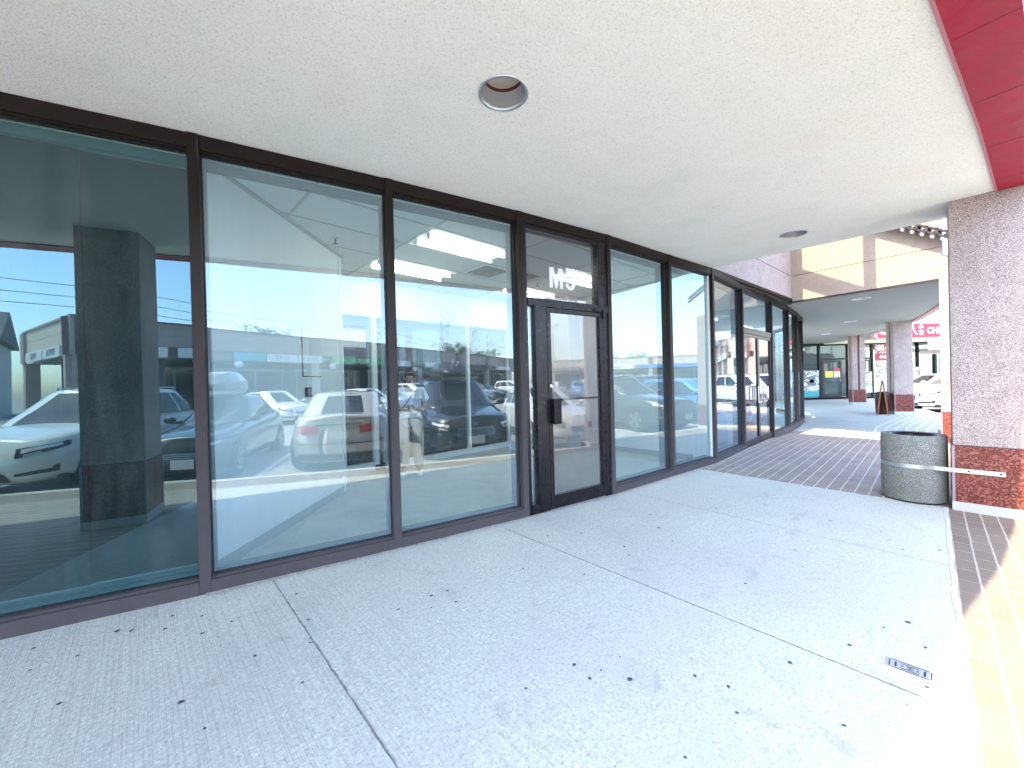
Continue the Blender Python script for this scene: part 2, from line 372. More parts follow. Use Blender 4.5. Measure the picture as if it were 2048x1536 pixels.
sheet('pavement', -16, -3.3, lambda s: -3.4, lambda s: EO, M['paver_gap'])
sheet('pavement', -16, 14, lambda s: EO, lambda s: KO, M['paver_edge'], no=3)
# pale mortar line between slab and pavers
sheet('mortar_line', SL, SP, lambda s: EO-.022+.008*math.sin(s*9)*math.sin(s*3.1), lambda s: EO+.004+.006*math.sin(s*13), M['plinth'], .004, ns=160, no=1)
KERB = [so2xy(14, KO), (13.15, 11.9), (14.75, 14.1), (16.6, 16.5), (18.6, 18.2), (22, 19.2), (30, 19.6), (46, 20.2)]
bm = NB(); uv = bm.loops.layers.uv.new('UVMap')
pts = [so2xy(SFAR, wall_o(SFAR)-.5 if wall_o(SFAR) else -4), so2xy(SFAR, EO), so2xy(14, EO)] + KERB + [(46, 24), (9, 24), (9, 16)]
f = bm.faces.new([bm.verts.new((x, y, -.072)) for x, y in pts])
for l in f.loops: l[uv].uv = xy2so(l.vert.co.x, l.vert.co.y)
f.normal_update()
if f.normal.z < 0: f.normal_flip()
bmesh.ops.triangulate(bm, faces=bm.faces[:])
o = obj('sidewalk', bm, M['concrete']); o['kind'] = 'structure'
# white painted guide lines near the far kerb + tactile strip
def poly_strip(bm, pts, w0, w1, z0, z1):
    """strip left of polyline between offsets w0..w1"""
    P = [Vector((p[0], p[1], 0)) for p in pts]; A = []; B = []
    for i, p in enumerate(P):
        d = (P[min(i+1, len(P)-1)]-P[max(i-1, 0)]).normalized(); nn = Vector((-d.y, d.x, 0)); A.append(p+nn*w0); B.append(p+nn*w1)
    for i in range(len(P)-1):
        q = [(A[i], z0), (A[i+1], z0), (B[i+1], z0), (B[i], z0)]
        lo = [bm.verts.new((v.x, v.y, z0)) for v in (A[i], A[i+1], B[i+1], B[i])]; hi = [bm.verts.new((v.x, v.y, z1)) for v in (A[i], A[i+1], B[i+1], B[i])]
        bm.faces.new(lo[::-1]); bm.faces.new(hi)
        for k in range(4): bm.faces.new((lo[k], lo[(k+1) % 4], hi[(k+1) % 4], hi[k]))
bm = NB(); poly_strip(bm, [so2xy(s, KO) for s in range(-16, 15, 2)], -.15, 0, -.3, -.066)
poly_strip(bm, KERB, -.15, 0, -.3, -.066)
bmesh.ops.remove_doubles(bm, verts=bm.verts, dist=1e-4); o = obj('kerb', bm, M['kerb']); o['kind'] = 'structure'
bm = NB()
for k in range(6): poly_strip(bm, [so2xy(8.4+.2*k, EO+.0), so2xy(14, EO-.05-k*.01)] + [(p[0]+(.62)*0, p[1]) for p in KERB[1:4]], .10+.17*k, .135+.17*k, -.075, -.066+.0006*k)
o = obj('pavement_lines', bm, M['sign_white']); o['kind'] = 'structure'
# asphalt
bm = NB(); vs = [bm.verts.new(p) for p in ((-260, -260, ROAD), (260, -260, ROAD), (260, 260, ROAD), (-260, 260, ROAD))]; bm.faces.new(vs)
o = obj('parking_lot', bm, M['asphalt']); o['kind'] = 'structure'
bm = NB()
for k in range(-4, 9):
    s = -.75+2.62*k
    a, b = so2xy(s, KO+.2), so2xy(s, KO+5.3); Mx, L = frame_M(a, b, ROAD+.004); box(bm, (0, -.05, 0), (L, .05, .003), Mx)
for k in range(18): box(bm, (2+2.7*k, -15.4, ROAD+.004), (2.1+2.7*k, -10.6, ROAD+.007))
o = obj('parking_lines', bm, M['sign_white']); o['kind'] = 'structure'

# ================================================================== our building: curved shop front
HB = thing('shop_building', 'curved shop front of tall tinted panes in dark bronze frames, with the M5 door', 'building', (0, 0, 0))
def seg(i): return frame_M(WALL[i], WALL[i+1])
NWL = len(WL)
def mullion(p, d, h=H, wd=.062, name='mullion', m='bronze'):
    Mx, _ = frame_M(p, (p[0]+d[0], p[1]+d[1])); bm = NB(); box(bm, (-wd/2, -.075, -.06), (wd/2, .05, h-.002), Mx); return obj(name, bm, M[m], HB)
for i in range(len(WALL)):
    a = WALL[max(i-1, 0)]; b = WALL[min(i+1, len(WALL)-1)]; d = (b[0]-a[0], b[1]-a[1])
    if i <= NWL+12: mullion(WALL[i], d)
DOOR, DBL = NWL+2, NWL+6
def pane(i, x0, x1, z0, z1, g='glass', label=None, y=-.005):
    Mx, L = seg(i); bm = NB(); box(bm, (x0, y-.004, z0), (x1, y+.004, z1), Mx)
    return obj('window', bm, M[g], HB, label=label)
for i in range(0, len(WALL)-1):
    Mx, L = seg(i)
    if i > NWL+12: break
    bm = NB(); box(bm, (.031, -.068, H-.10), (L-.031, .045, H-.003), Mx); box(bm, (.031, -.055, H-.112), (L-.031, .02, H-.10), Mx); obj('head_frame', bm, M['bronze'], HB)
    if i in (DOOR, DBL): continue
    bm = NB(); box(bm, (.031, -.078, -.06), (L-.031, .045, .085), Mx); box(bm, (.031, -.05, .085), (L-.031, .03, .10), Mx); obj('sill_frame', bm, M['bronze'], HB)
    w_ = pane(i, .031, L-.031, .10, H-.112, 'glass_dark' if i < NWL else 'glass')
    bm = NB()   # black glazing gasket inside the frame
    for (a, b, c, d) in ((.031, .039, .10, H-.112), (L-.039, L-.031, .10, H-.112)): box(bm, (a, -.018, c), (b, -.012, d), Mx)
    box(bm, (.039, -.018, .10), (L-.039, -.012, .107), Mx); box(bm, (.039, -.018, H-.119), (L-.039, -.012, H-.112), Mx)
    obj('gasket', bm, M['rubber'], w_)
    # aluminium inner glazing trim, light grey, seen through the glass
    bm = NB(); box(bm, (.034, .05, .0), (L-.034, .10, .115), Mx); box(bm, (.034, .05, H-.17), (L-.034, .10, H-.115), Mx)
    box(bm, (.031, .05, .115), (.045, .13, H-.17), Mx); box(bm, (L-.045, .05, .115), (L-.031, .13, H-.17), Mx)
    if NWL-1 <= i <= NWL+5: obj('inner_trim', bm, M['grey_in'], HB)
    else: bm.free()
Mx, L = seg(NWL+1)
rm = bpy.data.materials.new('sticker_residue'); rm.use_nodes = True; n = NT(rm); n.n.remove(n.b); v = n.co('Object', (1, 1, .6)); a_ = n.noise(v, 34, 6, .85, 1.5); b_ = n.noise(v, 6, 3)
tr_ = n.new('ShaderNodeBsdfTransparent'); df = n.new('ShaderNodeBsdfDiffuse'); df.inputs[0].default_value = (.42, .36, .46, 1); mx_ = n.new('ShaderNodeMixShader')
n.l.new(n.math('MULTIPLY', n.ramp(a_, [(.52, 0), (.62, .55)]), n.ramp(b_, [(.45, 0), (.6, 1)])), mx_.inputs[0]); n.l.new(tr_.outputs[0], mx_.inputs[1]); n.l.new(df.outputs[0], mx_.inputs[2]); n.l.new(mx_.outputs[0], n.n['Material Output'].inputs[0])
for x0, x1 in ((.42, .60), (.66, .84), (.90, 1.05)):
    bm = NB(); box(bm, (x0, -.0115, 1.48), (x1, -.0105, 2.0), Mx); obj('sticker_residue', bm, rm, HB)
# door bay ------------------------------------------------------------------
Mx, L = seg(DOOR)
bm = NB(); box(bm, (.031, -.06, -.02), (.08, .05, H-.10), Mx); box(bm, (.175, -.06, -.02), (.32, .05, 2.125), Mx); box(bm, (1.155, -.06, -.02), (L-.031, .05, 2.125), Mx)
box(bm, (1.10, -.06, 2.21), (L-.031, .05, H-.102), Mx); box(bm, (.08, -.055, 2.90), (1.10, .05, H-.102), Mx)
box(bm, (.08, -.07, 2.125), (L-.031, .05, 2.205), Mx); box(bm, (.08, -.07, -.02), (.175, .05, .10), Mx)
obj('door_frame', bm, M['door'], HB)
bm = NB(); box(bm, (.08, -.02, 2.205), (1.10, -.012, 2.90), Mx); obj('transom', bm, M['glass_clear'], HB)
bm = NB(); box(bm, (.08, -.02, .10), (.175, -.012, 2.125), Mx); obj('sidelight', bm, M['glass'], HB)
bm = NB()
for a, b, c, d in ((.325, .378, .01, 2.12), (1.10, 1.152, .01, 2.12), (.378, 1.10, .01, .145), (.378, 1.10, 2.075, 2.12)): box(bm, (a, -.062, c), (b, -.012, d), Mx)
bevel(bm, .003); D1 = obj('door', bm, M['door'], HB)
bm = NB(); box(bm, (.378, -.04, .145), (1.10, -.032, 2.075), Mx); obj('door_glass', bm, M['glass_clear'], D1)
bm = NB(); box(bm, (.378, -.028, 1.135), (1.10, .01, 1.16), Mx); obj('push_bar', bm, M['black_metal'], D1)
bm = NB(); box(bm, (.345, -.12, .90), (.357, -.062, 1.165), Mx); box(bm, (.345, -.125, .90), (.445, -.112, 1.165), Mx); bevel(bm, .003)
for k in range(6): box(bm, (.36+.014*k, -.129, .905), (.366+.014*k, -.125, 1.16), Mx)
obj('handle', bm, M['door'], D1)
bm = NB(); cyl(bm, Mx @ Vector((.350, -.062, 1.30)), Mx @ Vector((.350, -.078, 1.30)), .019, .017, 20); cyl(bm, Mx @ Vector((.350, -.078, 1.30)), Mx @ Vector((.350, -.080, 1.30)), .009, .008, 12); obj('lock', bm, M['chrome'], D1)
bm = NB(); box(bm, (1.0, -.085, 2.13), (1.10, -.07, 2.165), Mx); box(bm, (1.145, -.085, 2.06), (1.17, -.06, 2.16), Mx); obj('hinge', bm, M['bronze'], D1)
# unit number on the transom
def num_poly(bm, polys, x0, z0, s, Mx, y=-.024):
    for P in polys:
        lo = [bm.verts.new(Mx @ Vector((x0+p[0]*s, y, z0+p[1]*s))) for p in P]; bm.faces.new(lo)
bm = NB()
Hh = .236
Mp = [[(0, 0), (.18, 0), (.18, .60), (0, 1)], [(0, 1), (.18, .60), (.36, 0), (.50, 0), (.43, .45), (.25, 1)], [(.61, 1), (.43, .45), (.50, 0), (.68, .60), (.86, 1)], [(.86, 1), (.68, .60), (.68, 0), (.86, 0)]]
Mp = [[(0, 0), (.2, 0), (.2, .62), (.2, 1), (0, 1)], [(.2, 1), (.2, .62), (.36, 0), (.49, 0), (.425, .42), (.27, 1)], [(.58, 1), (.425, .42), (.49, 0), (.65, .62), (.65, 1)], [(.65, 1), (.65, .62), (.65, 0), (.85, 0), (.85, 1)]]
num_poly(bm, Mp, .405, 2.345, Hh*.93, Mx)
arc = [(.33+.30*math.cos(t), .32+.32*math.sin(t)) for t in [math.radians(a) for a in range(-180, 61, 20)]]
five = [[(.04, .50), (.24, .46), (.26, .80), (.60, .80), (.60, 1), (.09, 1)],
        ]
num_poly(bm, [[(.04, .44), (.235, .44), (.27, .80), (.27, 1), (.08, 1)], [(.27, .80), (.60, .80), (.60, 1), (.27, 1)]], .623, 2.345, Hh, Mx)
out_, inn = [], []
for a in range(-172, 141, 13):
    t = math.radians(a); out_.append((.33+.31*math.cos(t), .325+.335*math.sin(t))); inn.append((.32+.115*math.cos(t), .32+.165*math.sin(t)))
for k in range(len(out_)-1): num_poly(bm, [[out_[k], out_[k+1], inn[k+1], inn[k]]], .623, 2.345, Hh, Mx)
obj('unit_number', bm, M['vinyl'], HB)
bm = NB(); box(bm, (.78, -.05, 2.205), (.9, -.025, 2.235), Mx); obj('paper_slip', bm, M['vinyl'], HB)
# double doors ---------------------------------------------------------------
Mx, L = seg(DBL)
bm = NB(); box(bm, (.031, -.06, 2.16), (L-.031, .05, 2.27), Mx); box(bm, (.031, -.06, -.06), (.06, .05, 2.16), Mx); box(bm, (L-.06, -.06, -.06), (L-.031, .05, 2.16), Mx)
obj('door_frame', bm, M['black_metal'], HB)
bm = NB(); box(bm, (.031, -.01, 2.27), (L-.031, -.002, H-.112), Mx); obj('transom', bm, M['glass'], HB)
mid = L/2
for a, b, hs in ((.063, mid-.004, 1), (mid+.004, L-.063, -1)):
    bm = NB()
    for q in ((a, a+.055, .0, 2.155), (b-.055, b, .0, 2.155), (a+.055, b-.055, .0, .13), (a+.055, b-.055, 2.10, 2.155)): box(bm, (q[0], -.05, q[2]), (q[1], -.005, q[3]), Mx)
    bevel(bm, .003); D2 = obj('door', bm, M['black_metal'], HB)
    bm = NB(); box(bm, (a+.055, -.03, .13), (b-.055, -.022, 2.10), Mx); obj('door_glass', bm, M['glass_clear'], D2)
    bm = NB(); hx = mid-hs*.07; gxx = mid-hs*.28
    for q0, q1 in (((hx, -.05, .83), (hx, -.11, .83)), ((hx, -.11, .83), (hx, -.11, 1.13)), ((hx, -.11, 1.13), (hx, -.05, 1.13)), ((hx, -.11, .83), (gxx, -.11, .83)), ((hx, -.11, 1.13), (gxx, -.11, 1.13)), ((gxx, -.11, .83), (gxx, -.11, 1.13))):
        cyl(bm, Mx @ Vector(q0), Mx @ Vector(q1), .011, n=10)
    obj('handle', bm, M['chrome'], D2)
# wall above the glass where the canopy stops --------------------------------
def off(p, q, d):   # offset outward (right of a->b)
    v = Vector((q[0]-p[0], q[1]-p[1])).normalized(); return (v.y*d, -v.x*d)
bm = NB(); ax, ay = 3.20, 6.32; bx, by = 6.53, 9.14
Mw, Lw = frame_M((ax, ay), (bx, by))
box(bm, (-.2, .0, H+.06), (Lw, .35, 3.63), Mw); box(bm, (-.2, .0, 3.642), (Lw, .35, 4.9), Mw); box(bm, (-.2, .02, 3.62), (Lw, .3, 3.65), Mw)
obj('wall', bm, M['aggregate'], HB)
bm = NB(); box(bm, (-.05, -.02, H+.002), (Lw+.1, .35, H+.058), Mw); box(bm, (-.05, .02, H-.05), (Lw+.1, .30, H), Mw); obj('cornice', bm, M['bronze'], HB)
# canopy ---------------------------------------------------------------------
EDGE = [(-9.0, -5.6), (-6.2, -3.55), (-4.2, -2.15), (-2.4, -1.02), (-.74, .03), (1.04, 1.24), (1.95, 1.80), (3.3, 2.76), (4.70, 3.79)]
CAN = thing('canopy', 'near flat canopy with pale stucco underside and red metal edge over the walk', 'canopy')
poly = [(-11.5, -3.0), ] + [(x-.0, y+.0) for x, y in WALL[:NWL+6]] + [(3.15, 6.13), (4.90, 4.40)] + EDGE[::-1]
bm = NB(); prism(bm, poly, H, H+.24); soff = obj('soffit', bm, M['stucco'], CAN)
DLS = [((-.006, 2.325), .135), ((3.446, 4.767), .135)]
bmc = NB()
for (x, y), r in DLS: cyl(bmc, (x, y, H-.1), (x, y, H+.205), r, n=40)
cut = obj('cutter', bmc, M['stucco'])
def apply_bool(o, c, op='DIFFERENCE'):
    md = o.modifiers.new('b', 'BOOLEAN'); md.object = c; md.operation = op; md.solver = 'EXACT'
    bpy.context.view_layer.update(); me = bpy.data.meshes.new_from_object(o.evaluated_get(bpy.context.evaluated_depsgraph_get()))
    o.modifiers.clear(); o.data = me; bpy.data.objects.remove(c)
apply_bool(soff, cut)
def strip_along(pts, w0, w1, z0, z1):
    bm = NB(); poly_strip(bm, pts, w0, w1, z0, z1); bmesh.ops.remove_doubles(bm, verts=bm.verts, dist=1e-4); return bm
bm = strip_along(EDGE[1:], -.24, -.004, H-.012, H+.30); bmesh.ops.subdivide_edges(bm, edges=[e for e in bm.edges if e.calc_length() > .5], cuts=5, use_grid_fill=True)
fas = obj('fascia', bm, M['red'], CAN)
bm = strip_along(EDGE[1:], -.010, .006, H-.020, H-.012); obj('edge_trim', bm, mat('pink_trim', (.42, .16, .19), .4), CAN)
for (a, b) in zip(EDGE[4:], EDGE[5:]):
    Mx2, L2 = frame_M(a, b); n_ = max(1, int(L2/.62))
    for k in range(n_): bm = NB(); box(bm, (L2*(k+.5)/n_-.0015, -.242, H-.0135), (L2*(k+.5)/n_+.0015, -.02, H-.010), Mx2); obj('panel_joint', bm, M['groove'], CAN)
bm = NB(); prism(bm, [(-9, 1.0), (2.2, 6.4), (3.2, 6.5), (4.7, 4.6), (3.1, 3.9), (-8.5, -2.6)], H+.24, 7.5); obj('shade_block', bm, M['aggregate_big'], CAN)  # unseen block added above the canopy, tall enough to shade the gap
# recessed lights
for k, ((x, y), r) in enumerate(DLS):
    t = thing('recessed_light', ['round recessed downlight with white ring and dark socket, nearest in the soffit', 'round recessed downlight with white ring near the corner of the near soffit'][k], 'ceiling light', (x, y, H), 0, 'recessed lights in the near canopy')
    bm = NB(); lathe(bm, [(r+.012, 0), (r+.012, -.008), (r-.002, -.010), (r-.006, 0)], n=48); obj('trim_ring', bm, M['steel'], t, True)
    bm = NB(); lathe(bm, [(r-.004, 0), (r-.007, .02), (r-.016, .088), (r-.018, .09)], n=48); obj('reflector', bm, mat('brushed_reflector', (.42, .42, .44), .42, .35), t, True)
    bm = NB(); lathe(bm, [(r-.018, .09), (r-.026, .102), (r-.026, .106)], n=48); obj('gasket', bm, mat('rusty_gasket', (.10, .02, .015), .7), t, True)
    bm = NB(); lathe(bm, [(r-.026, .106), (r-.028, .17), (.001, .172)], n=48); obj('lamp', bm, mat('old_socket', (.58, .54, .46), .5), t, True)

# ------------------------------------------------------------------ pillars
PD = (.682, -.731); GD = (.731, .682)
def pillar(cx, cy, wd, zb, label, grooves=('NW',), red=.67, ztop=H, pd=PD, gd=GD, grp='square pillars carrying the canopies'):
    """corner (cx,cy); pd runs along the side facing the car park walk, gd along the other"""
    t = thing('pillar', label, 'pillar', (cx, cy, zb), 0, grp); h = ztop-zb-.002
    Mx = Matrix(((pd[0], gd[0], 0, 0), (pd[1], gd[1], 0, 0), (0, 0, 1, 0), (0, 0, 0, 1)))
    def B(bm, lo, hi): box(bm, lo, hi, Mx)
    bm = NB(); e = .03; zr = red
    B(bm, (e, e, zr), (wd-e, wd-e, h)); obj('groove', bm, M['groove'], t)
    bm = NB(); g = .035; c = wd/2
    for face in ('SW', 'NW', 'NE', 'SE'):
        parts = [(0, c-g), (c+g, wd)] if face in grooves else [(0, wd)]
        for a, b in parts:
            if face == 'SW': B(bm, (a, 0, zr), (b, e, h))
            if face == 'NE': B(bm, (a, wd-e, zr), (b, wd, h))
            a2, b2 = max(a, e), min(b, wd-e)
            if face == 'NW': B(bm, (0, a2, zr), (e, b2, h))
            if face == 'SE': B(bm, (wd-e, a2, zr), (wd, b2, h))
    obj('shaft', bm, M['aggregate'], t)
    bm = NB(); B(bm, (-.004, -.004, .10), (wd+.004, wd+.004, zr)); obj('base_tiles', bm, M['granite'], t)
    bm = NB(); q = .0055
    for k in (.52,): 
        B(bm, (wd*k-.002, -q, .10), (wd*k+.002, wd+q, zr)); B(bm, (-q, wd*k-.002, .10), (wd+q, wd*k+.002, zr))
    B(bm, (-q, -q, .38), (wd+q, wd+q, .383)); B(bm, (-q-.001, -q-.001, zr-.006), (wd+q+.001, wd+q+.001, zr+.001)); obj('tile_joint', bm, M['charcoal'], t)
    bm = NB()
    for X, Y in ((0, 0), (wd, 0), (0, wd), (wd, wd)): B(bm, (X-.010, Y-.010, .10), (X+.010, Y+.010, zr-.008))
    obj('corner_trim', bm, mat('mauve_trim', (.36, .27, .30), .4, .2), t)
    bm = NB(); B(bm, (-.012, -.012, -.15), (wd+.012, wd+.012, .10)); obj('plinth', bm, M['plinth'], t)
    return t
pillar(4.43, 3.97, .56, -.065, 'nearest pillar, beside the concrete bin, with speckled pink shaft and red granite base')
pillar(7.86, 7.22, .50, -.07, 'thin edge of a pillar seen just left of the nearest pillar, sunlit above', ('NW',))
pillar(12.82, 13.21, .49, -.07, 'pillar with wide plain shaft and red base beside the folding sign board', ('NW',), pd=(.933, -.36), gd=(.36, .933))
pillar(15.47, 17.9, .47, -.07, 'far pillar with a red groove down its lit face', ('NW', 'SW'), pd=(.92, -.39), gd=(.39, .92))
pillar(-2.28, .02, .50, -.06, 'dark reflected pillar left of the first light pane', ('NW',), pd=(.87, .49), gd=(.49, -.87))
# ------------------------------------------------------------------ concrete bin
bx_, by_ = 4.395, 4.335
t = thing('litter_bin', 'round exposed aggregate concrete bin strapped to the nearest pillar', 'litter bin', (bx_, by_, zg(bx_, by_)))
bm = NB(); r = .262
prof = [(0.001, .015), (r-.012, .015), (r, .03), (r, .70), (r-.008, .715), (r-.05, .715), (r-.055, .70), (r-.06, .25), (.001, .24)]
lathe(bm, prof, n=64); obj('shell', bm, M['bin'], t, True)
bm = NB(); lathe(bm, [(r-.052, .69), (r-.06, .712), (r-.085, .712), (r-.09, .66), (r-.095, .30), (.001, .29)], n=48); obj('liner', bm, M['black_metal'], t, True)
bm = NB(); lathe(bm, [(.001, 0), (r-.03, 0), (r-.03, .016)], n=40); obj('foot', bm, M['rubber'], t, True)
# strap: round the bin, then straight along the pillar face
bm = NB(); zc = .395; hw = .021; pts = []
e1 = Vector((4.43-bx_, 3.97-by_)) + Vector(PD)*.33 + Vector((-.7, -.7))*.006
e0 = Vector((4.43-bx_, 3.97-by_)) + Vector((-.7, -.7))*.008
for a in range(150, 262, 6): pts.append(Vector((math.cos(R(a)), math.sin(R(a))))*(r+.004))
pts += [e0, e1]
for i in range(len(pts)-1):
    p, q = pts[i], pts[i+1]; d = (q-p).normalized(); nn = Vector((d.y, -d.x))*.003
    v = [bm.verts.new((u.x, u.y, z)) for u, z in ((p, zc-hw), (q, zc-hw), (q, zc+hw), (p, zc+hw), (p+nn, zc-hw), (q+nn, zc-hw), (q+nn, zc+hw), (p+nn, zc+hw))]
    for f in ((0, 1, 2, 3), (7, 6, 5, 4), (3, 2, 6, 7), (0, 4, 5, 1), (1, 5, 6, 2), (0, 3, 7, 4)): bm.faces.new([v[k] for k in f])
strap = obj('strap', bm, M['steel'], t)
for k in (.10, .30):
    bm = NB(); c = Vector((4.43-bx_, 3.97-by_)) + Vector(PD)*k; n3 = Vector((-.7, -.7, 0))
    c3 = Vector((c.x, c.y, zc)) + n3*.008; cyl(bm, c3, c3+n3*.008, .0085, n=6); obj('bolt', bm, M['black_metal'], strap)
# ------------------------------------------------------------------ floor drain
sx_, oy_ = 1.86, 1.87
t = thing('floor_drain', 'small slotted metal drain set in the concrete walk near the kerb', 'drain', (1.84, 1.85, zg(1.84, 1.85)+.003), math.atan2(PD[1], PD[0]))
bm = NB(); Lx, Ly = .095, .052
for q in ((-Lx, -Ly, Lx, -Ly+.008), (-Lx, Ly-.008, Lx, Ly), (-Lx, -Ly+.008, -Lx+.008, Ly-.008), (Lx-.008, -Ly+.008, Lx, Ly-.008)): box(bm, (q[0], q[1], -.01), (q[2], q[3], .004))
obj('frame', bm, M['plinth'], t)
bm = NB(); box(bm, (-Lx+.009, -Ly+.009, -.01), (Lx-.009, Ly-.009, .0015)); obj('grate', bm, mat('drain_metal', (.42, .44, .45), .5, .3), t)
bm = NB()
for q in ((-.062, .033, .062, .037), (-.062, -.037, .062, -.033), (-.072, -.03, -.068, .03), (.068, -.03, .072, .03), (-.052, -.02, -.045, .02), (.045, -.02, .052, .02), (-.03, -.023, .03, -.019), (-.03, .018, .03, .022),
          (-.012, -.01, .012, -.006), (-.012, .006, .012, .010), (-.002, -.006, .002, .006), (-.03, -.004, -.022, .004), (.022, -.004, .03, .004)): box(bm, (q[0], q[1], .0012), (q[2], q[3], .0024))
obj('slots', bm, M['rubber'], t)
# chewing-gum spots traced on the walk
def ground_pt(px, py, z):
    d = rt*((px-1024)/788) - up*((py-768)/788) + fw; k = (z-CAM_H)/d.z; return Vector((0, 0, CAM_H))+d*k
GUM = [(118, 1408, 10), (362, 1405, 12), (409, 1458, 7), (235, 1262, 9), (262, 1262, 8), (330, 1258, 7), (405, 1267, 7), (463, 1244, 6), (510, 1312, 8), (605, 1366, 6), (617, 1240, 6), (593, 1188, 6), (67, 1297, 7), (60, 1341, 6),
       (155, 1312, 7), (345, 1232, 6), (404, 1232, 6), (620, 1286, 6), (797, 1219, 6), (863, 1192, 7), (895, 1182, 7), (912, 1204, 5), (863, 1216, 4), (1148, 1331, 9), (1180, 1358, 8), (1260, 1360, 10), (1202, 1342, 6), (1390, 1353, 7), (1457, 1374, 7), (1580, 1326, 8),
       (1700, 1291, 8), (1815, 1245, 9), (1768, 1256, 5), (1851, 1296, 7), (1855, 1376, 8), (1474, 1427, 7), (1688, 1452, 7), (1370, 1516, 7), (1491, 1168, 6), (1258, 1111, 5), (1249, 1094, 5), (1168, 1150, 4), (1095, 1072, 5), (1162, 1067, 4), (1318, 1056, 6), (1046, 1138, 4), (1300, 1030, 4), (1660, 1042, 5), (1590, 1101, 5), (1805, 1100, 5), (1880, 1101, 6), (1240, 1315, 4), (1052, 1378, 6), (1078, 1300, 4), (1605, 1134, 4), (1432, 1017, 4), (1763, 1064, 4), (1345, 1083, 4)]
bm = NB()
for px, py, s in GUM:
    c = ground_pt(px, py, zg(*ground_pt(px, py, -.03).xy)); c.z = zg(c.x, c.y)
    rr = s*c.y/788*.72; n_ = 9; rr = min(rr, .022)*.8
    vs = [bm.verts.new((c.x+rr*random.uniform(.6, 1.1)*math.cos(2*math.pi*k/n_), c.y+rr*random.uniform(.6, 1.1)*math.sin(2*math.pi*k/n_), c.z+.0035)) for k in range(n_)]
    bm.faces.new(vs)
o = obj('sidewalk_stains', bm, mat('old_gum', (.075, .08, .085), .9)); o['kind'] = 'structure'

# crumbled mortar and grit along the foot of the frames
bm = NB(); rg = random.Random(3)
for i in range(NWL, NWL+7):
    Mx, L = seg(i)
    for _ in range(60):
        x = rg.random()*L; y = -.085-abs(rg.gauss(0, .016)); p = Mx @ Vector((x, y, 0)); r_ = rg.uniform(.003, .008); p.z = zg(p.x, p.y)+r_*.4
        bmesh.ops.create_icosphere(bm, subdivisions=1, radius=r_, matrix=Matrix.Translation(p) @ Matrix.Rotation(rg.random()*6, 4, 'Z') @ Matrix.Diagonal((1.5, 1, .6, 1)))
o = obj('grit', bm, M['kerb']); tag(o, 'crumbled mortar and grit along the foot of the bronze frames', 'grit', kind='stuff')
bm = NB()
for i in range(NWL, NWL+7):
    Mx, L = seg(i); P_ = [(Mx @ Vector((L*k/30, -.092-rg.random()*.022, 0)), Mx @ Vector((L*k/30, -.074, 0))) for k in range(31)]
    vs = [(bm.verts.new((a.x, a.y, zg(a.x, a.y)+.0028)), bm.verts.new((b.x, b.y, zg(b.x, b.y)+.0075))) for a, b in P_]
    for k in range(30): bm.faces.new((vs[k][0], vs[k+1][0], vs[k+1][1], vs[k][1]))
o = obj('mortar_fillet', bm, m_speckle('old_mortar', (.42, .39, .36), (.2, .17, .15), (.62, .6, .57), 40, f=(.4, .55))); o['kind'] = 'structure'
# ------------------------------------------------------------------ the empty unit behind the glass
u = Vector((.7227, .6912)); v2 = Vector((-.6912, .7227)); G0 = Vector((-1.671, 3.357))
def ij(i, j): p = G0+u*(1.22*i)+v2*(.61*j); return (p.x, p.y)
ZC = 3.02
ROOM = thing('shop_interior', 'empty white painted shop room with tiled ceiling behind the tall panes', 'room')
cor = ij(4.42, -1.60); bk1 = ij(4.42, 4.03); bk0 = ij(-.3, 4.03); pe = (-2.15, 5.06); ps = (-2.19, 2.80)
floor_poly = [ps, WALL[NWL+1], WALL[NWL+2], WALL[NWL+3], WALL[NWL+4], cor, bk1, bk0, pe]
def inset(p): return p
bm = NB(); vs = [bm.verts.new((x, y, .012)) for x, y in [(ps[0]+.02, 2.72), (-1.007, 3.36), (.05, 4.03), (1.10, 4.74), (2.15, 5.55), (3.05, 6.22), cor, bk1, bk0, pe]]; bm.faces.new(vs); obj('floor', bm, M['floor_in'], ROOM)
bm = NB(); vs = [bm.verts.new((x, y, ZC)) for x, y in [(ps[0], 2.74), (-1.007, 3.36), (.05, 4.03), (1.10, 4.74), (2.15, 5.55), (3.05, 6.22), cor, bk1, bk0, pe]][::-1]; bm.faces.new(vs); obj('ceiling', bm, M['tile'], ROOM)
def wallseg(name, a, b, z0, z1, m, th=.1, parent=ROOM, side=1):
    Mx, L = frame_M(a, b); bm = NB(); box(bm, (0, 0 if side > 0 else -th, z0), (L, th if side > 0 else 0, z1), Mx); return obj(name, bm, m, parent)
pw = wallseg('partition_wall', ps, pe, .012, ZC-.001, M['wall'])
bm = NB(); Mx, L = frame_M(ps, pe); box(bm, (0, -.006, .012), (L, -.0005, .10), Mx); obj('skirting', bm, M['tbar'], ROOM)
bm = NB(); box(bm, (0, -.03, ZC-.025), (L, -.0005, ZC-.003), Mx); obj('wall_angle', bm, M['tbar'], ROOM)
wallseg('partition_wall', pe, bk0, .012, ZC-.001, M['wall'])
wallseg('side_wall', cor, bk1, .012, ZC-.001, M['wall'], side=-1)
bm = NB(); Mx, L = frame_M(cor, bk1); box(bm, (0.0, .0005, .012), (L, .006, .10), Mx); obj('skirting', bm, M['tbar'], ROOM)
bm = NB(); box(bm, (0, .0005, ZC-.03), (L, .02, ZC-.004), Mx); obj('wall_angle', bm, M['tbar'], ROOM)
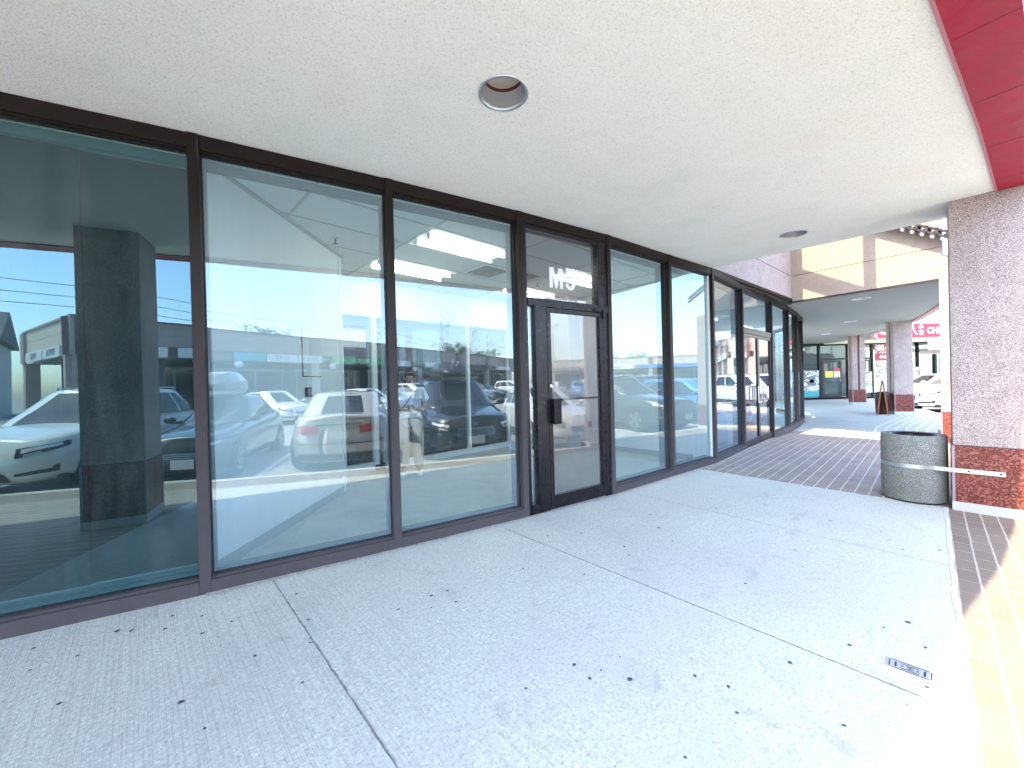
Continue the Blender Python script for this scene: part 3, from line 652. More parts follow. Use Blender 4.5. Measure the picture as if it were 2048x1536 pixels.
# end return of the side wall by the glass, and the pilaster by the door
bm = NB(); box(bm, (-.30, -.10, .012), (0, -.0, ZC-.002), Mx); obj('wall_return', bm, M['wall'], ROOM)
bm = NB(); box(bm, (2.20, .0, .012), (2.72, .32, ZC-.002), Mx); obj('pilaster', bm, M['wall'], ROOM)
# socket on the side wall
bm = NB(); box(bm, (1.95, .0, .42), (2.02, .012, .54), Mx); obj('socket', bm, M['tbar'], ROOM)
# back wall: glazed partition with white frames
Bk = lambda i: ij(i, 4.03)
a, b = Bk(.90), Bk(3.77); Mb, Lb = frame_M(a, b)
wallseg('back_wall', Bk(-.3), Bk(.75), .012, ZC-.001, M['wall']); wallseg('back_wall', Bk(3.77), bk1, .012, ZC-.001, M['wall'])
bm = NB(); box(bm, (-.2, 0, 2.50), (Lb, .1, ZC-.002), Mb); obj('back_wall', bm, M['wall'], ROOM)
bm = NB()
for x0, x1 in ((-.2, -.10), (.50, .58), (.68, .76), (2.38, 2.43), (Lb-.06, Lb)): box(bm, (x0, -.03, .10), (x1, .06, 2.46), Mb)
box(bm, (-.2, -.035, .012), (.50, .06, .14), Mb); box(bm, (.76, -.035, .012), (Lb, .06, .10), Mb); box(bm, (-.2, -.035, 2.44), (Lb, .06, 2.50), Mb)
obj('glazing_frame', bm, M['white'], ROOM)
bm = NB(); box(bm, (-.10, .02, .14), (Lb-.06, .026, 2.44), Mb); obj('inner_glazing', bm, M['glass_far'], ROOM)
bm = NB(); box(bm, (.06, -.0, 1.95), (.42, .018, 2.22), Mb); obj('door_notice', bm, M['sign_white'], ROOM)
bm = NB(); cyl(bm, Mb @ Vector((.61, -.03, 1.03)), Mb @ Vector((.61, -.07, 1.03)), .025); obj('door_knob', bm, M['chrome'], ROOM)
# store room beyond, its dimness put into the wall colour
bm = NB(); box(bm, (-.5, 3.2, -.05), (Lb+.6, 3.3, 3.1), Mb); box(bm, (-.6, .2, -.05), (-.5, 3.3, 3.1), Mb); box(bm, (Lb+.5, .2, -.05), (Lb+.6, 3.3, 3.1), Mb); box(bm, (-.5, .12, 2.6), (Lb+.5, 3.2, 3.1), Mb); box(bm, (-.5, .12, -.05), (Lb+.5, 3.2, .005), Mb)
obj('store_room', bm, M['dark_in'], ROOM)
# ceiling grid: T bars with the room polygon clip
from mathutils.geometry import intersect_line_line_2d
RP = [(-2.19, 2.78), (-1.007, 3.36), (.05, 4.03), (1.10, 4.74), (2.15, 5.55), (3.05, 6.22), cor, bk1, bk0, pe]
def clip(a, b):
    ts = []
    A = Vector(a); D = Vector(b)-A
    for k in range(len(RP)):
        p = Vector(RP[k]); q = Vector(RP[(k+1) % len(RP)]); e = q-p; den = D.x*e.y-D.y*e.x
        if abs(den) < 1e-9: continue
        t = ((p.x-A.x)*e.y-(p.y-A.y)*e.x)/den; s = ((p.x-A.x)*D.y-(p.y-A.y)*D.x)/den
        if -1e-9 <= s <= 1+1e-9: ts.append(t)
    ts.sort(); out = []
    for k in range(0, len(ts)-1, 2):
        if ts[k+1]-ts[k] > 1e-3: out.append((A+D*ts[k], A+D*ts[k+1]))
    return out
bm = NB()
for i in range(-2, 5):
    for p, q in clip(ij(i, -4), ij(i, 5)): Mx, L = frame_M(p, q); box(bm, (0, -.012, ZC-.006), (L, .012, ZC-.0005), Mx)
for j in range(-3, 5):
    for p, q in clip(ij(-3, j+.0001), ij(6, j+.0001)): Mx, L = frame_M(p, q); box(bm, (0, -.012, ZC-.0065), (L, .012, ZC-.001), Mx)
obj('ceiling_grid', bm, M['tbar'], ROOM)
azu = math.atan2(u.y, u.x)
FL = [((1.5, .5), 'lit twin tube ceiling light, nearest the glass in the middle pane'), ((1.5, 2.5), 'lit twin tube ceiling light farther back, behind the mullion'), ((3.5, 2.5), 'lit twin tube ceiling light seen low in the door transom'), ((3.5, .5), 'lit twin tube ceiling light seen behind the number five')]
FL += [((-.3, 2.5), None), ((1.5, -.5+0), None)][:1]  # extra unseen fixture, added for more light inside
for (i, j), lab in FL:
    if lab is None: lab = 'added twin tube ceiling light, unseen past the white partition'
    x, y = ij(i, j); t = thing('fluorescent_light', lab, 'ceiling light', (x, y, ZC), azu, 'fluorescent lights in the empty shop')
    bm = NB(); a, b = .595, .29
    box(bm, (-a, -b, -.006), (a, -b+.02, .0)); box(bm, (-a, b-.02, -.006), (a, b, .0)); box(bm, (-a, -b+.02, -.006), (-a+.02, b-.02, 0)); box(bm, (a-.02, -b+.02, -.006), (a, b-.02, 0)); obj('frame', bm, M['white'], t)
    bm = NB(); box(bm, (-a+.02, -b+.02, -.003), (a-.02, b-.02, -.001)); obj('reflector_tray', bm, mat('lamp_tray', (.6, .59, .5), .5), t)
    for yy in (-.13, .13):
        bm = NB(); cyl(bm, (-a+.04, yy, -.035), (a-.04, yy, -.035), .013, n=12); obj('tube', bm, M['tube'], t, True)
        for q0 in (-a+.02, a-.04): bm = NB(); box(bm, (q0, yy-.02, -.055), (q0+.02, yy+.02, -.003)); obj('socket', bm, M['white'], t)
for (i, j, si), lab in (((2.25, 1.5, .5), 'square four way ceiling vent beside the first tube lights'), ((2.78, 1.25, .4), 'small dark slotted ceiling vent seen in the door transom')):
    x, y = ij(i, j); t = thing('ceiling_vent', lab, 'vent', (x, y, ZC), azu, 'ceiling vents')
    for k, q in enumerate((.26, .19, .12, .05)):
        bm = NB(); z = -.012-.008*k; a = q*si*2; th = .028*si*2
        for lo, hi in (((-a, -a), (a, -a+th)), ((-a, a-th), (a, a)), ((-a, -a+th), (-a+th, a-th)), ((a-th, -a+th), (a, a-th))): box(bm, (*lo, z), (*hi, z+.006))
        obj('slat', bm, M['grey_in'] if k else M['white'], t)
    bm = NB(); box(bm, (-.25*si*2, -.25*si*2, -.008), (.25*si*2, .25*si*2, -.004)); obj('backing', bm, M['black_metal'], t)
for (i, j), lab in (((.45, 1.59), 'sprinkler head hanging from the tile ceiling by the white partition'), ((3.14, 1.48), 'sprinkler head hanging left of the unit number')):
    x, y = ij(i, j); t = thing('sprinkler', lab, 'sprinkler', (x, y, ZC), 0, 'ceiling sprinklers')
    bm = NB(); lathe(bm, [(.001, -.001), (.04, -.001), (.042, -.006), (.012, -.014)], n=20); obj('escutcheon', bm, M['steel'], t)
    bm = NB(); cyl(bm, (0, 0, -.01), (0, 0, -.06), .009, .006, 10); cyl(bm, (0, 0, -.06), (0, 0, -.064), .026, n=14); obj('head', bm, M['black_metal'], t)
# control box and cable on the partition
Mx, L = frame_M(ps, pe)
t = thing('control_box', 'small dark box with a thin cable on the white partition', 'control box', Mx @ Vector((1.36, -.001, 1.30)), math.atan2(Mx[1][0], Mx[0][0]))
bm = NB(); box(bm, (-.045, -.03, -.05), (.045, 0, .05)); bevel(bm, .004); obj('case', bm, M['charcoal'], t)
bm = NB(); box(bm, (-.03, -.033, -.03), (.03, -.03, .03)); obj('dial', bm, M['grey_in'], t)
bm = NB(); box(bm, (-.08, -.006, .17), (-.072, 0, .70)); box(bm, (-.08, -.006, .162), (.30, 0, .17)); obj('cable', bm, M['charcoal'], t)
# dark sheets added behind the first panes, standing in for an unlit room
HBD = thing('window_backdrop', 'dark green sheets standing in for the unlit room behind the leftmost window', 'backdrop')
for i in range(0, NWL):
    Mx, L = seg(i)
    for a, b in ((.0, .50*L+.03), (.50*L, L-.0)):
        bm = NB(); box(bm, (a, .14 if a == 0 else .16, .13), (b, .16 if a == 0 else .18, H-.15), Mx); obj('board', bm, M['dark'], HBD)
    bm = NB(); box(bm, (0.05, .11, .0), (L-.05, .22, .12), Mx); box(bm, (.05, .09, H-.14), (L-.05, .2, H-.09), Mx); obj('ledge', bm, M['grey_in'], HBD)
bm = NB(); box(bm, (-.06, .06, 0.02), (-.035, .40, H-.02), seg(NWL)[0]); obj('end_sheet', bm, M['dark'], HBD)

# ------------------------------------------------------------------ next shop unit behind the double doors
NX = thing('shop_interior', 'dim neighbouring shop room seen through the double doors', 'room')
A0 = (3.25, 6.45); A1 = (9.3, 12.9); n1 = Vector((-.69, .72)); B0 = (A0[0]+n1.x*5, A0[1]+n1.y*5); B1 = (A1[0]+n1.x*5, A1[1]+n1.y*5)
inn_pts = [A0, (4.2, 7.40), (5.62, 8.75), (6.75, 9.84), (7.64, 10.80), (8.5, 11.8), (9.1, 12.7), B1, B0]
for nm, z, m_ in (('floor', .010, M['floor_in']), ('ceiling', 2.98, M['tile'])):
    bm = NB(); bm.faces.new([bm.verts.new((x, y, z)) for x, y in inn_pts]); obj(nm, bm, m_, NX)
wallseg('back_wall', B0, B1, 0.01, 2.97, M['wall'], parent=NX); wallseg('side_wall', A0, B0, 0.01, 2.97, M['wall'], parent=NX, side=1)
for k in range(2):
    x, y = (5.2+2.3*k, 10.6+2.2*k); t = thing('fluorescent_light', ['lit ceiling light deep in the neighbouring shop, left', 'lit ceiling light deep in the neighbouring shop, right'][k], 'ceiling light', (x, y, 2.97), azu, 'lights in the neighbouring shop')
    bm = NB(); box(bm, (-.6, -.15, -.05), (.6, .15, -.02)); obj('diffuser', bm, M['tube_far'], t)
    bm = NB(); box(bm, (-.62, -.17, -.02), (.62, .17, -.001)); obj('frame', bm, M['white'], t)
t = thing('traffic_cone', 'orange traffic cone with a white band behind the double doors', 'traffic cone', (5.96, 9.99, .012), .4)
bm = NB(); box(bm, (-.17, -.17, 0), (.17, .17, .035)); bevel(bm, .01, 2); lathe(bm, [(.13, .035), (.108, .18)], n=28); lathe(bm, [(.095, .33), (.083, .42)], n=28); lathe(bm, [(.055, .58), (.035, .70), (.02, .705), (.02, .69)], n=28); obj('body', bm, M['orange'], t)
bm = NB(); lathe(bm, [(.109, .18), (.0955, .33)], n=28); lathe(bm, [(.083, .42), (.0555, .58)], n=28); obj('band', bm, M['sign_white'], t)
t = thing('display_box', 'pale box standing behind the pane left of the double doors', 'box', (4.05, 8.05, .012), azu)
bm = NB(); box(bm, (-.25, -.2, 0), (.35, .25, .62)); bevel(bm, .01); obj('carton', bm, M['white'], t)
bm = NB(); box(bm, (-.26, -.21, .62), (.36, .26, .65)); obj('lid', bm, M['grey_in'], t)
# posters behind the last panes
fl = mat('flower_print', (.5, .35, .38), .5); n = NT(fl); vv = n.co(); a_ = n.noise(vv, 11, 5, .7, 2.2); n.out(n.ramp(a_, [(.33, (.16, .10, .12)), (.45, (.45, .28, .33)), (.52, (.62, .52, .52)), (.58, (.62, .55, .10)), (.64, (.5, .38, .42)), (.75, (.2, .13, .16))]))
for k, i in enumerate((NWL+8, NWL+9, NWL+10, NWL+11)):
    Mx, L = seg(i); bm = NB(); box(bm, (.05, .02, .15), (L-.05, .03, 1.12), Mx); o = obj('window_poster', bm, fl); tag(o, ['flowered poster inside the first curved pane', 'flowered poster inside the second curved pane', 'flowered poster inside the third curved pane', 'flowered poster inside the last curved pane'][k], 'poster', 'posters in the curved panes')
    bm = NB(); box(bm, (.05, .02, 1.16), (L-.05, .03, 1.42), Mx); o2 = obj('band', bm, M['sign_white'], o)

# ================================================================== second canopy over the curved end
CN2 = thing('canopy', 'farther canopy with grey curved underside and sunlit speckled end wall', 'canopy')
C2EDGE = [(7.93, 7.22), (9.3, 8.35), (10.75, 9.85), (12.1, 11.5), (13.35, 13.1), (14.5, 15.1), (15.5, 17.0), (16.75, 18.45), (18.3, 19.9), (18.3, 22.0)]
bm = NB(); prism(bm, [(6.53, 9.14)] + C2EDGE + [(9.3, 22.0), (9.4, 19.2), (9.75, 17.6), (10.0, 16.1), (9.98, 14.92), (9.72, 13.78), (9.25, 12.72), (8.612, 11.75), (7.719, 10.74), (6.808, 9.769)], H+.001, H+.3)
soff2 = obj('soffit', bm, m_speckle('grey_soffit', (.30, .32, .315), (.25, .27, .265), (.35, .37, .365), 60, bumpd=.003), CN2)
L2P = [(8.01, 9.0), (11.16, 12.94), (13.42, 16.78)]
bmc = NB()
for x, y in L2P: cyl(bmc, (x, y, H-.1), (x, y, H+.2), .16, n=32)
apply_bool(soff2, obj('cutter', bmc, M['stucco']))
for k, (x, y) in enumerate(L2P):
    t = thing('recessed_light', 'round recessed downlight in the grey far soffit, %s' % ['nearest of the three', 'middle of the three', 'farthest of the three'][k], 'ceiling light', (x, y, H), 0, 'recessed lights in the far canopy')
    bm = NB(); lathe(bm, [(.175, 0), (.175, -.01), (.155, -.012), (.15, 0)], n=32); obj('trim_ring', bm, M['white'], t, True)
    bm = NB(); lathe(bm, [(.15, 0), (.12, .15), (.001, .16)], n=32); obj('reflector', bm, M['steel'], t, True)
e0, e1 = (6.53, 9.14), (7.93, 7.22); Mf, Lf = frame_M(e0, e1)
bm = NB(); zs = [H-.004, 3.625, 4.32, 5.3]
for z0, z1 in zip(zs, zs[1:]): box(bm, (0.0, -.014, z0+.005), (Lf, .16, z1-.005), Mf)
obj('end_wall', bm, M['aggregate_big'], CN2)
bm = NB(); box(bm, (.005, -.006, H+.002), (Lf-.005, .17, 5.28), Mf); obj('panel_joint', bm, M['charcoal'], CN2)
bm = NB(); box(bm, (-.02, -.015, H-.03), (Lf+.02, .12, H-.005), Mf); obj('drip_edge', bm, M['charcoal'], CN2)
bm = strip_along(C2EDGE[:9], -.16, -.002, H-.03, H+.42); obj('fascia', bm, m_speckle('pink_fascia', (.50, .30, .31), (.42, .25, .26), (.6, .42, .42), 80), CN2)
# open gable frame standing over the gap, with globe lamps along its lower rail
GF = thing('gable_frame', 'open grey steel gable frame above the gap between the canopies', 'frame')
nf = Vector((Mf[0][1], Mf[1][1], 0)); toS = Vector((-.755, -.655, 0)).normalized(); dd = 1.45
def fp(s, z, d=dd): return Vector(e0+(0,)) + Vector((Mf[0][0], Mf[1][0], 0))*(s*Lf) + toS*d + Vector((0, 0, z+1.64*d))
def beam(bm, a, b, w_=.12):
    a = Vector(a); b = Vector(b); d = (b-a).normalized(); s1 = Vector((Mf[0][0], Mf[1][0], 0)) if abs(d.z) > .9 else Vector((0, 0, 1)); s1 = (s1-d*s1.dot(d)).normalized(); s2 = d.cross(s1)
    vs = [bm.verts.new(p+s1*i*w_/2+s2*j*.05) for p in (a, b) for i, j in ((-1, -1), (1, -1), (1, 1), (-1, 1))]
    for f in ((0, 1, 2, 3), (7, 6, 5, 4), (0, 4, 5, 1), (1, 5, 6, 2), (2, 6, 7, 3), (3, 7, 4, 0)): bm.faces.new([vs[k] for k in f])
bm = NB(); beam(bm, fp(.58, 2.9), fp(.575, 5.0), .19); beam(bm, fp(-.05, 3.70), fp(.55, 2.86), .24); beam(bm, fp(.03, 2.9), fp(.03, 5.2), .30); beam(bm, fp(-.1, 5.1), fp(1.4, 5.1), .2)
bmesh.ops.recalc_face_normals(bm, faces=bm.faces[:]); obj('truss', bm, M['tbar'], GF)
# the lamp rail slopes down in front of the sunlit wall
def rl(s, z, d=.14): return Vector(e0+(0,)) + Vector((Mf[0][0], Mf[1][0], 0))*(s*Lf) - nf*d + Vector((0, 0, z))
bm = NB(); beam(bm, rl(.50, 4.56), rl(1.25, 3.42), .03); beam(bm, rl(.50, 4.66), rl(1.25, 3.52), .03)
for k in range(9):
    s = .60+.0545*k; z = 4.56-(s-.5)*1.52; beam(bm, rl(s, z-.02), rl(s, z+.12), .04); beam(bm, rl(s, z+.06, .14), rl(s, z+.06, .0), .03)
obj('lamp_rail', bm, M['charcoal'], GF)
for k in range(8):
    s = .63+.0545*k; z = 4.56-(s-.5)*1.52-.04
    bm = NB(); bmesh.ops.create_icosphere(bm, subdivisions=2, radius=.036, matrix=Matrix.Translation(rl(s, z)) @ Matrix.Diagonal((1, 1, 1.5, 1))); o = obj('globe_lamp', bm, M['white'], None, True); tag(o, 'small white globe lamp on the sloping rail above the sunlit wall, %s from the top' % ['first', 'second', 'third', 'fourth', 'fifth', 'sixth', 'seventh', 'eighth'][k], 'lamp', 'globe lamps on the sloping rail')
GX = thing('chimney_wall', 'reddish gabled wall rising behind the gable frame', 'wall')
bm = NB(); prism(bm, [(2.0, 7.2), (5.8, 10.8), (4.0, 12.6), (.2, 9.0)], 4.9, 7.6); obj('wall', bm, M['aggregate_big'], GX)

# ================================================================== far shops seen directly
FS = thing('restaurant', 'far restaurant front with dark framed glass, red sign above and cream wall', 'building')
FY = 22.0
bm = NB(); box(bm, (9.3, FY-.06, 2.93), (25.2, FY+.1, H)); box(bm, (9.3, FY-.06, -.07), (25.2, FY+.1, .04))
posts = [16.0, 17.15, 18.75, 20.1, 21.35, 22.65, 23.6, 24.6]
for x in posts: box(bm, (x-.045, FY-.07, .04), (x+.045, FY+.08, 2.93))
box(bm, (17.2, FY-.065, 2.12), (20.05, FY+.08, 2.22)); obj('window_frame', bm, M['black_metal'], FS)
for x0, x1 in zip([9.3]+posts, posts+[25.2]):
    bm = NB(); box(bm, (x0+.04, FY, .04), (x1-.04, FY+.01, 2.93)); obj('window', bm, M['glass_far'], FS)
bm = NB(); box(bm, (9.3, FY+6, -.07), (25.2, FY+6.1, 3.1)); box(bm, (9.3, FY+.1, -.07), (25.2, FY+6, -.05)); box(bm, (9.3, FY+.1, 2.96), (25.2, FY+6, 3.0)); obj('interior', bm, M['grey_in'], FS)
for k, (x, l) in enumerate(((17.8, 0), (19.4, 1))):
    bm = NB()
    for q in ((x-.55, x-.45, .05, 2.10), (x+.45, x+.55, .05, 2.10), (x-.45, x+.45, .05, .17), (x-.45, x+.45, 2.0, 2.10)): box(bm, (q[0], FY-.10, q[2]), (q[1], FY-.06, q[3]))
    d = obj('door', bm, M['charcoal'], FS); bm = NB(); hx = x+(.38 if k == 0 else -.38)
    cyl(bm, (hx, FY-.17, .9), (hx, FY-.17, 1.3), .015, n=8); cyl(bm, (hx, FY-.17, .9), (hx, FY-.1, .9), .015, n=8); cyl(bm, (hx, FY-.17, 1.3), (hx, FY-.1, 1.3), .015, n=8); obj('handle', bm, M['chrome'], d)
# fascia with the big red sign, set forward of the glass
FZ = 20.3
bm = NB(); box(bm, (17.4, FZ, 3.78), (25.2, FZ+.3, 5.6)); box(bm, (17.4, FZ, 3.05), (25.2, FZ+.3, 3.13)); obj('fascia', bm, m_speckle('cream_fascia', (.72, .62, .55), (.62, .5, .46), (.8, .72, .66), 40), FS)
bm = NB(); box(bm, (17.4, FZ+.02, 3.13), (25.2, FZ+.3, 3.78)); obj('sign_backing', bm, M['tan'], FS)
bm = NB(); box(bm, (17.4, FZ+.3, 3.0), (25.2, FY+.1, 3.05)); obj('soffit', bm, M['stucco'], FS)
RS = thing('shop_sign', 'long red sign with white Chinese characters and CHIU above the far restaurant', 'sign', (0, 0, 0))
bm = NB(); box(bm, (16.9, FZ-.16, 3.14), (25, FZ+.02, 3.80)); bevel(bm, .01); obj('board', bm, M['sign_red'], RS)
I4 = Matrix.Identity(4)
def tx(s, size, x, y, z, m_, parent, sx=1, rot=0, offset=0, ex=.006, align='CENTER'):
    return text_obj(s, size, m_, Matrix.Translation((x, y, z)) @ Matrix.Rotation(rot, 4, 'Z'), parent, 'lettering', ex, offset, sx, align)
tx('八', .60, 20.46, FZ-.17, 3.47, M['sign_white'], RS, offset=.012); tx('小', .26, 20.96, FZ-.17, 3.62, M['sign_white'], RS, offset=.008); tx('富', .26, 20.96, FZ-.17, 3.32, M['sign_white'], RS, offset=.008)
tx('CHIU', .42, 21.25, FZ-.17, 3.42, M['sign_white'], RS, offset=.014, align='LEFT', sx=.95)
bm = NB()     # white emblem arcs at the left of the sign
for r0, r1, a0, a1, cx in ((.34, .42, 200, 340, 19.05), (.20, .26, 200, 340, 19.05)):
    for a in range(a0, a1, 10):
        q = [(cx+r*math.cos(R(b)), 3.72+r*math.sin(R(b))) for r, b in ((r0, a), (r1, a), (r1, a+10), (r0, a+10))]; bm.faces.new([bm.verts.new((x, FZ-.17, z)) for x, z in q])
for k in range(9):
    x = 17.75+.08*k; bm.faces.new([bm.verts.new(p) for p in ((x, FZ-.17, 3.18), (x+.04, FZ-.17, 3.18), (x+.04-.12, FZ-.17, 3.5-.02*k), (x-.12, FZ-.17, 3.5-.02*k))])
obj('emblem', bm, M['sign_white'], RS)
# window posters and notices
WP = thing('window_sign', 'window lettering with large red backed Chinese character and phone number', 'sign')
bm = NB(); box(bm, (20.2, FY-.09, 2.0), (21.3, FY-.08, 2.9)); obj('panel', bm, mat('dusky_red', (.38, .05, .09), .5), WP)
tx('潮州', .52, 20.75, FY-.095, 2.62, M['sign_white'], WP, offset=.01, sx=1.05); tx('416-2', .26, 20.75, FY-.095, 2.22, M['sign_white'], WP, offset=.008)
def notice(x0, x1, z0, z1, m_, label, name='notice', y=None, cat='notice'):
    y = FY-.115 if y is None else y; bm = NB(); box(bm, (x0, y, z0), (x1, y+.006, z1)); return tag(obj(name, bm, M[m_] if isinstance(m_, str) else m_), label, cat)
def photo_mat(nm, cols, sc):
    m = mat(nm, cols[0], .5); n = NT(m); v = n.co('Object', (sc, sc, sc*1.6)); a = n.noise(v, 1, 4, .6, .8); k = len(cols)
    n.out(n.ramp(a, [(.3+.4*i/(k-1), c) for i, c in enumerate(cols)], 'CONSTANT')); return m
food = photo_mat('food_print', [(.7, .74, .72), (.25, .22, .2), (.75, .78, .76), (.1, .45, .5), (.7, .74, .72)], 2.2)
o = notice(16.1, 17.05, .10, 1.55, food, 'tall pale menu banner with bowls beside the far door', 'menu_banner', cat='banner')
bm = NB()
for z in (1.12, .80):
    cyl(bm, (16.66, FY-.118, z), (16.66, FY-.122, z), .2, n=20)
for v_ in bm.verts: v_.co.z = (v_.co.z-.96)*1.0+.96 if True else 0
for v_ in bm.verts:
    c = 1.12 if v_.co.z > .96 else .80; v_.co.z = c+(v_.co.z-c)*.5
obj('bowl_picture', bm, M['grey_txt'], o)
bm = NB(); box(bm, (16.1, FY-.118, .10), (17.05, FY-.1155, .42)); obj('teal_band', bm, M['teal'], o)
notice(17.4, 17.85, 1.15, 1.5, 'yellow', 'yellow notice on the far restaurant door'); o = notice(17.9, 18.22, 1.15, 1.65, 'sign_white', 'white notice with red heading on the far restaurant door')
bm = NB(); box(bm, (17.9, FY-.119, 1.48), (18.22, FY-.1155, 1.65)); obj('heading', bm, M['red_txt'], o)
notice(18.85, 19.1, .3, 1.3, 'teal', 'teal poster on the second far door', 'poster', cat='poster'); notice(19.5, 20.0, .25, 1.45, food, 'pale food poster right of the far doors', 'poster', cat='poster')
notice(20.2, 21.3, .95, 1.9, food, 'wide food poster under the red lettering', 'poster', cat='poster'); notice(21.4, 22.6, .85, 1.6, food, 'food poster between the two big pillars', 'poster', cat='poster')
bm = NB()
for x0, x1 in ((16.1, 17.1), (21.4, 22.6)): pass
# white sign strip and barred windows right of the wide pillar
bm = NB(); box(bm, (22.7, FY-.6, 2.50), (25.1, FY-.5, 2.98)); bevel(bm, .008); o = obj('shop_sign', bm, M['sign_white']); tag(o, 'white sign strip with faint lettering right of the wide pillar', 'sign')
tx('~~ Dental Clinic', .26, 24.3, FY-.61, 2.74, mat('faint_grey', (.5, .52, .5), .6), o, sx=1.2)
bm = NB(); box(bm, (22.7, FY-.12, 2.30), (25.1, FY-.08, 2.5)); obj('lintel', bm, M['tan'], FS)
BG = thing('window_grille', 'white security bars behind the far window right of the wide pillar', 'grille')
bm = NB()
for k in range(9): box(bm, (23.7+.15*k, FY+.10, .5), (23.73+.15*k, FY+.13, 2.3))
for z in (1.0, 1.7): box(bm, (23.65, FY+.09, z), (25.0, FY+.10, z+.03))
obj('bars', bm, M['sign_white'], BG)
notice(24.1, 25.0, 1.35, 1.85, mat('pale_green', (.45, .6, .35), .5), 'pale green sign on the barred far window', 'notice')
for k, (x, y) in enumerate(((17.5, 24.5), (22, 25), (25, 24.5))):
    t = thing('ceiling_lamp', 'lit lamp inside the far restaurant, %s' % ['left of the far pillar', 'between the pillars', 'right of the wide pillar'][k], 'ceiling light', (x, y, 2.93), 0, 'lamps inside the far restaurant')
    bm = NB(); box(bm, (-.6, -.15, -.06), (.6, .15, -.02)); obj('diffuser', bm, M['tube_far'], t); bm = NB(); box(bm, (-.62, -.17, -.02), (.62, .17, 0)); obj('housing', bm, M['white'], t)
# folding sign board and brown bin by the wide pillar
AB = thing('sign_board', 'wooden folding sign board leaning by the wide pillar', 'sign board', (12.42, 13.22, -.068), R(-43))
for sgn in (-1, 1):
    bm = NB(); Mx = Matrix.Rotation(R(11)*sgn, 4, 'Y') @ Matrix.Translation((0, 0, 0))
    Mt = Matrix.Translation((.13*sgn, 0, 0)) @ Matrix.Rotation(-R(6)*sgn, 4, 'Y')
    for q in ((-.02, -.30, 0, .02, -.25, 1.15), (-.02, .25, 0, .02, .30, 1.15), (-.02, -.25, 1.08, .02, .25, 1.15), (-.02, -.25, .2, .02, .25, .26)): box(bm, q[:3], q[3:], Mt)
    f = obj('leg_frame', bm, M['wood'], AB); bm = NB(); box(bm, (-.008, -.25, .26), (.008, .25, 1.08), Mt); obj('panel', bm, M['sign_white'] if sgn > 0 else M['wood'], f)
LB = thing('litter_bin', 'small dark brown bin against the wide pillar', 'litter bin', (12.67, 13.50, -.068))
bm = NB(); lathe(bm, [(.001, 0), (.17, 0), (.2, .62), (.21, .64)], n=20); obj('body', bm, M['groove'], LB, True)
bm = NB(); lathe(bm, [(.215, .64), (.215, .72), (.1, .76), (.001, .77)], n=20); obj('lid', bm, M['charcoal'], LB, True)

# ================================================================== reflected surroundings: strip mall across the parking lot
def strip_mall(name, label, A, B, top=4.7, bays=8, mats=('tan', 'mauve'), signs=True, pitch=None, seed=1, depth=9, tint='tan'):
    """front face runs A->B with the front to the right-hand side (local -y)"""
    rnd = random.Random(seed); Mx, L = frame_M(A, B, ROAD+.1); t = thing(name, label, 'building'); t.matrix_world = Matrix.Identity(4)
    bw = L/bays; zb, zs, zm = 3.05, 3.55, top-.1
    bm = NB(); box(bm, (0, 0, zs), (L, .3, (zs+zm)/2-.01), Mx); box(bm, (0, 0, (zs+zm)/2+.01), (L, .3, zm), Mx); box(bm, (0, .3, zb), (L, depth, zm), Mx); obj('wall', bm, M[mats[0]], t)
    bm = NB(); box(bm, (-.1, -.06, zm), (L+.1, .4, top), Mx); box(bm, (0, .02, (zs+zm)/2-.015), (L, .28, (zs+zm)/2+.015), Mx); obj('coping', bm, M[mats[1]], t)
    bm = NB(); box(bm, (0, .02, zb-.02), (L, 3.0, zb), Mx); obj('soffit', bm, M['grey_in'], t)
    for k in range(bays+1):
        bm = NB(); x = bw*k; box(bm, (x-.35, -.12, zb), (x+.35, 0, zm-.01), Mx); obj('pilaster', bm, M[mats[1]], t)
        bm = NB(); box(bm, (x-.28, -.05, -.1), (x+.28, .45, zb), Mx); obj('column', bm, M['tan'] if tint == 'tan' else M['cream'], t)
    bm = NB(); box(bm, (0, 2.9, -.1), (L, 3.0, zb), Mx); obj('shop_wall', bm, M['dark_in'], t)
    for k in range(bays):
        bm = NB(); x = bw*k
        for q in range(4): xx = x+.5+(bw-1.0)*q/3; box(bm, (xx-.04, 2.82, 0), (xx+.04, 2.9, 2.7), Mx)
        box(bm, (x+.4, 2.82, 2.6), (x+bw-.4, 2.9, 2.75), Mx); fr = obj('shop_window', bm, M['tbar'], t)
        bm = NB(); box(bm, (x+.45, 2.86, .1), (x+bw-.45, 2.88, 2.6), Mx); obj('glass', bm, M['glass_car'], fr)
    return t, Mx, bw
def board(Mx, x0, x1, m_, label, txt=None, tm='grey_txt', z0=3.06, z1=3.52):
    bm = NB(); box(bm, (x0, -.16, z0), (x1, -.03, z1), Mx); o = obj('shop_sign', bm, M[m_] if isinstance(m_, str) else m_); tag(o, label, 'sign')
    if txt: text_obj(txt, (z1-z0)*.85, M[tm], Mx @ Matrix.Translation(((x0+x1)/2, -.17, (z0+z1)/2)), o, offset=.006)
    return o
def globe_post(Mx, x, label):
    t = thing('wall_lamp', label, 'lamp', Mx @ Vector((x, -.15, 2.7)), 0, 'white globe lamps on the strip mall columns')
    bm = NB(); bmesh.ops.create_uvsphere(bm, u_segments=16, v_segments=10, radius=.22, matrix=Matrix.Translation((0, 0, .15))); obj('globe', bm, M['white'], t, True)
    bm = NB(); cyl(bm, (0, 0, -.6), (0, 0, -.05), .035, n=8); obj('stem', bm, M['charcoal'], t)
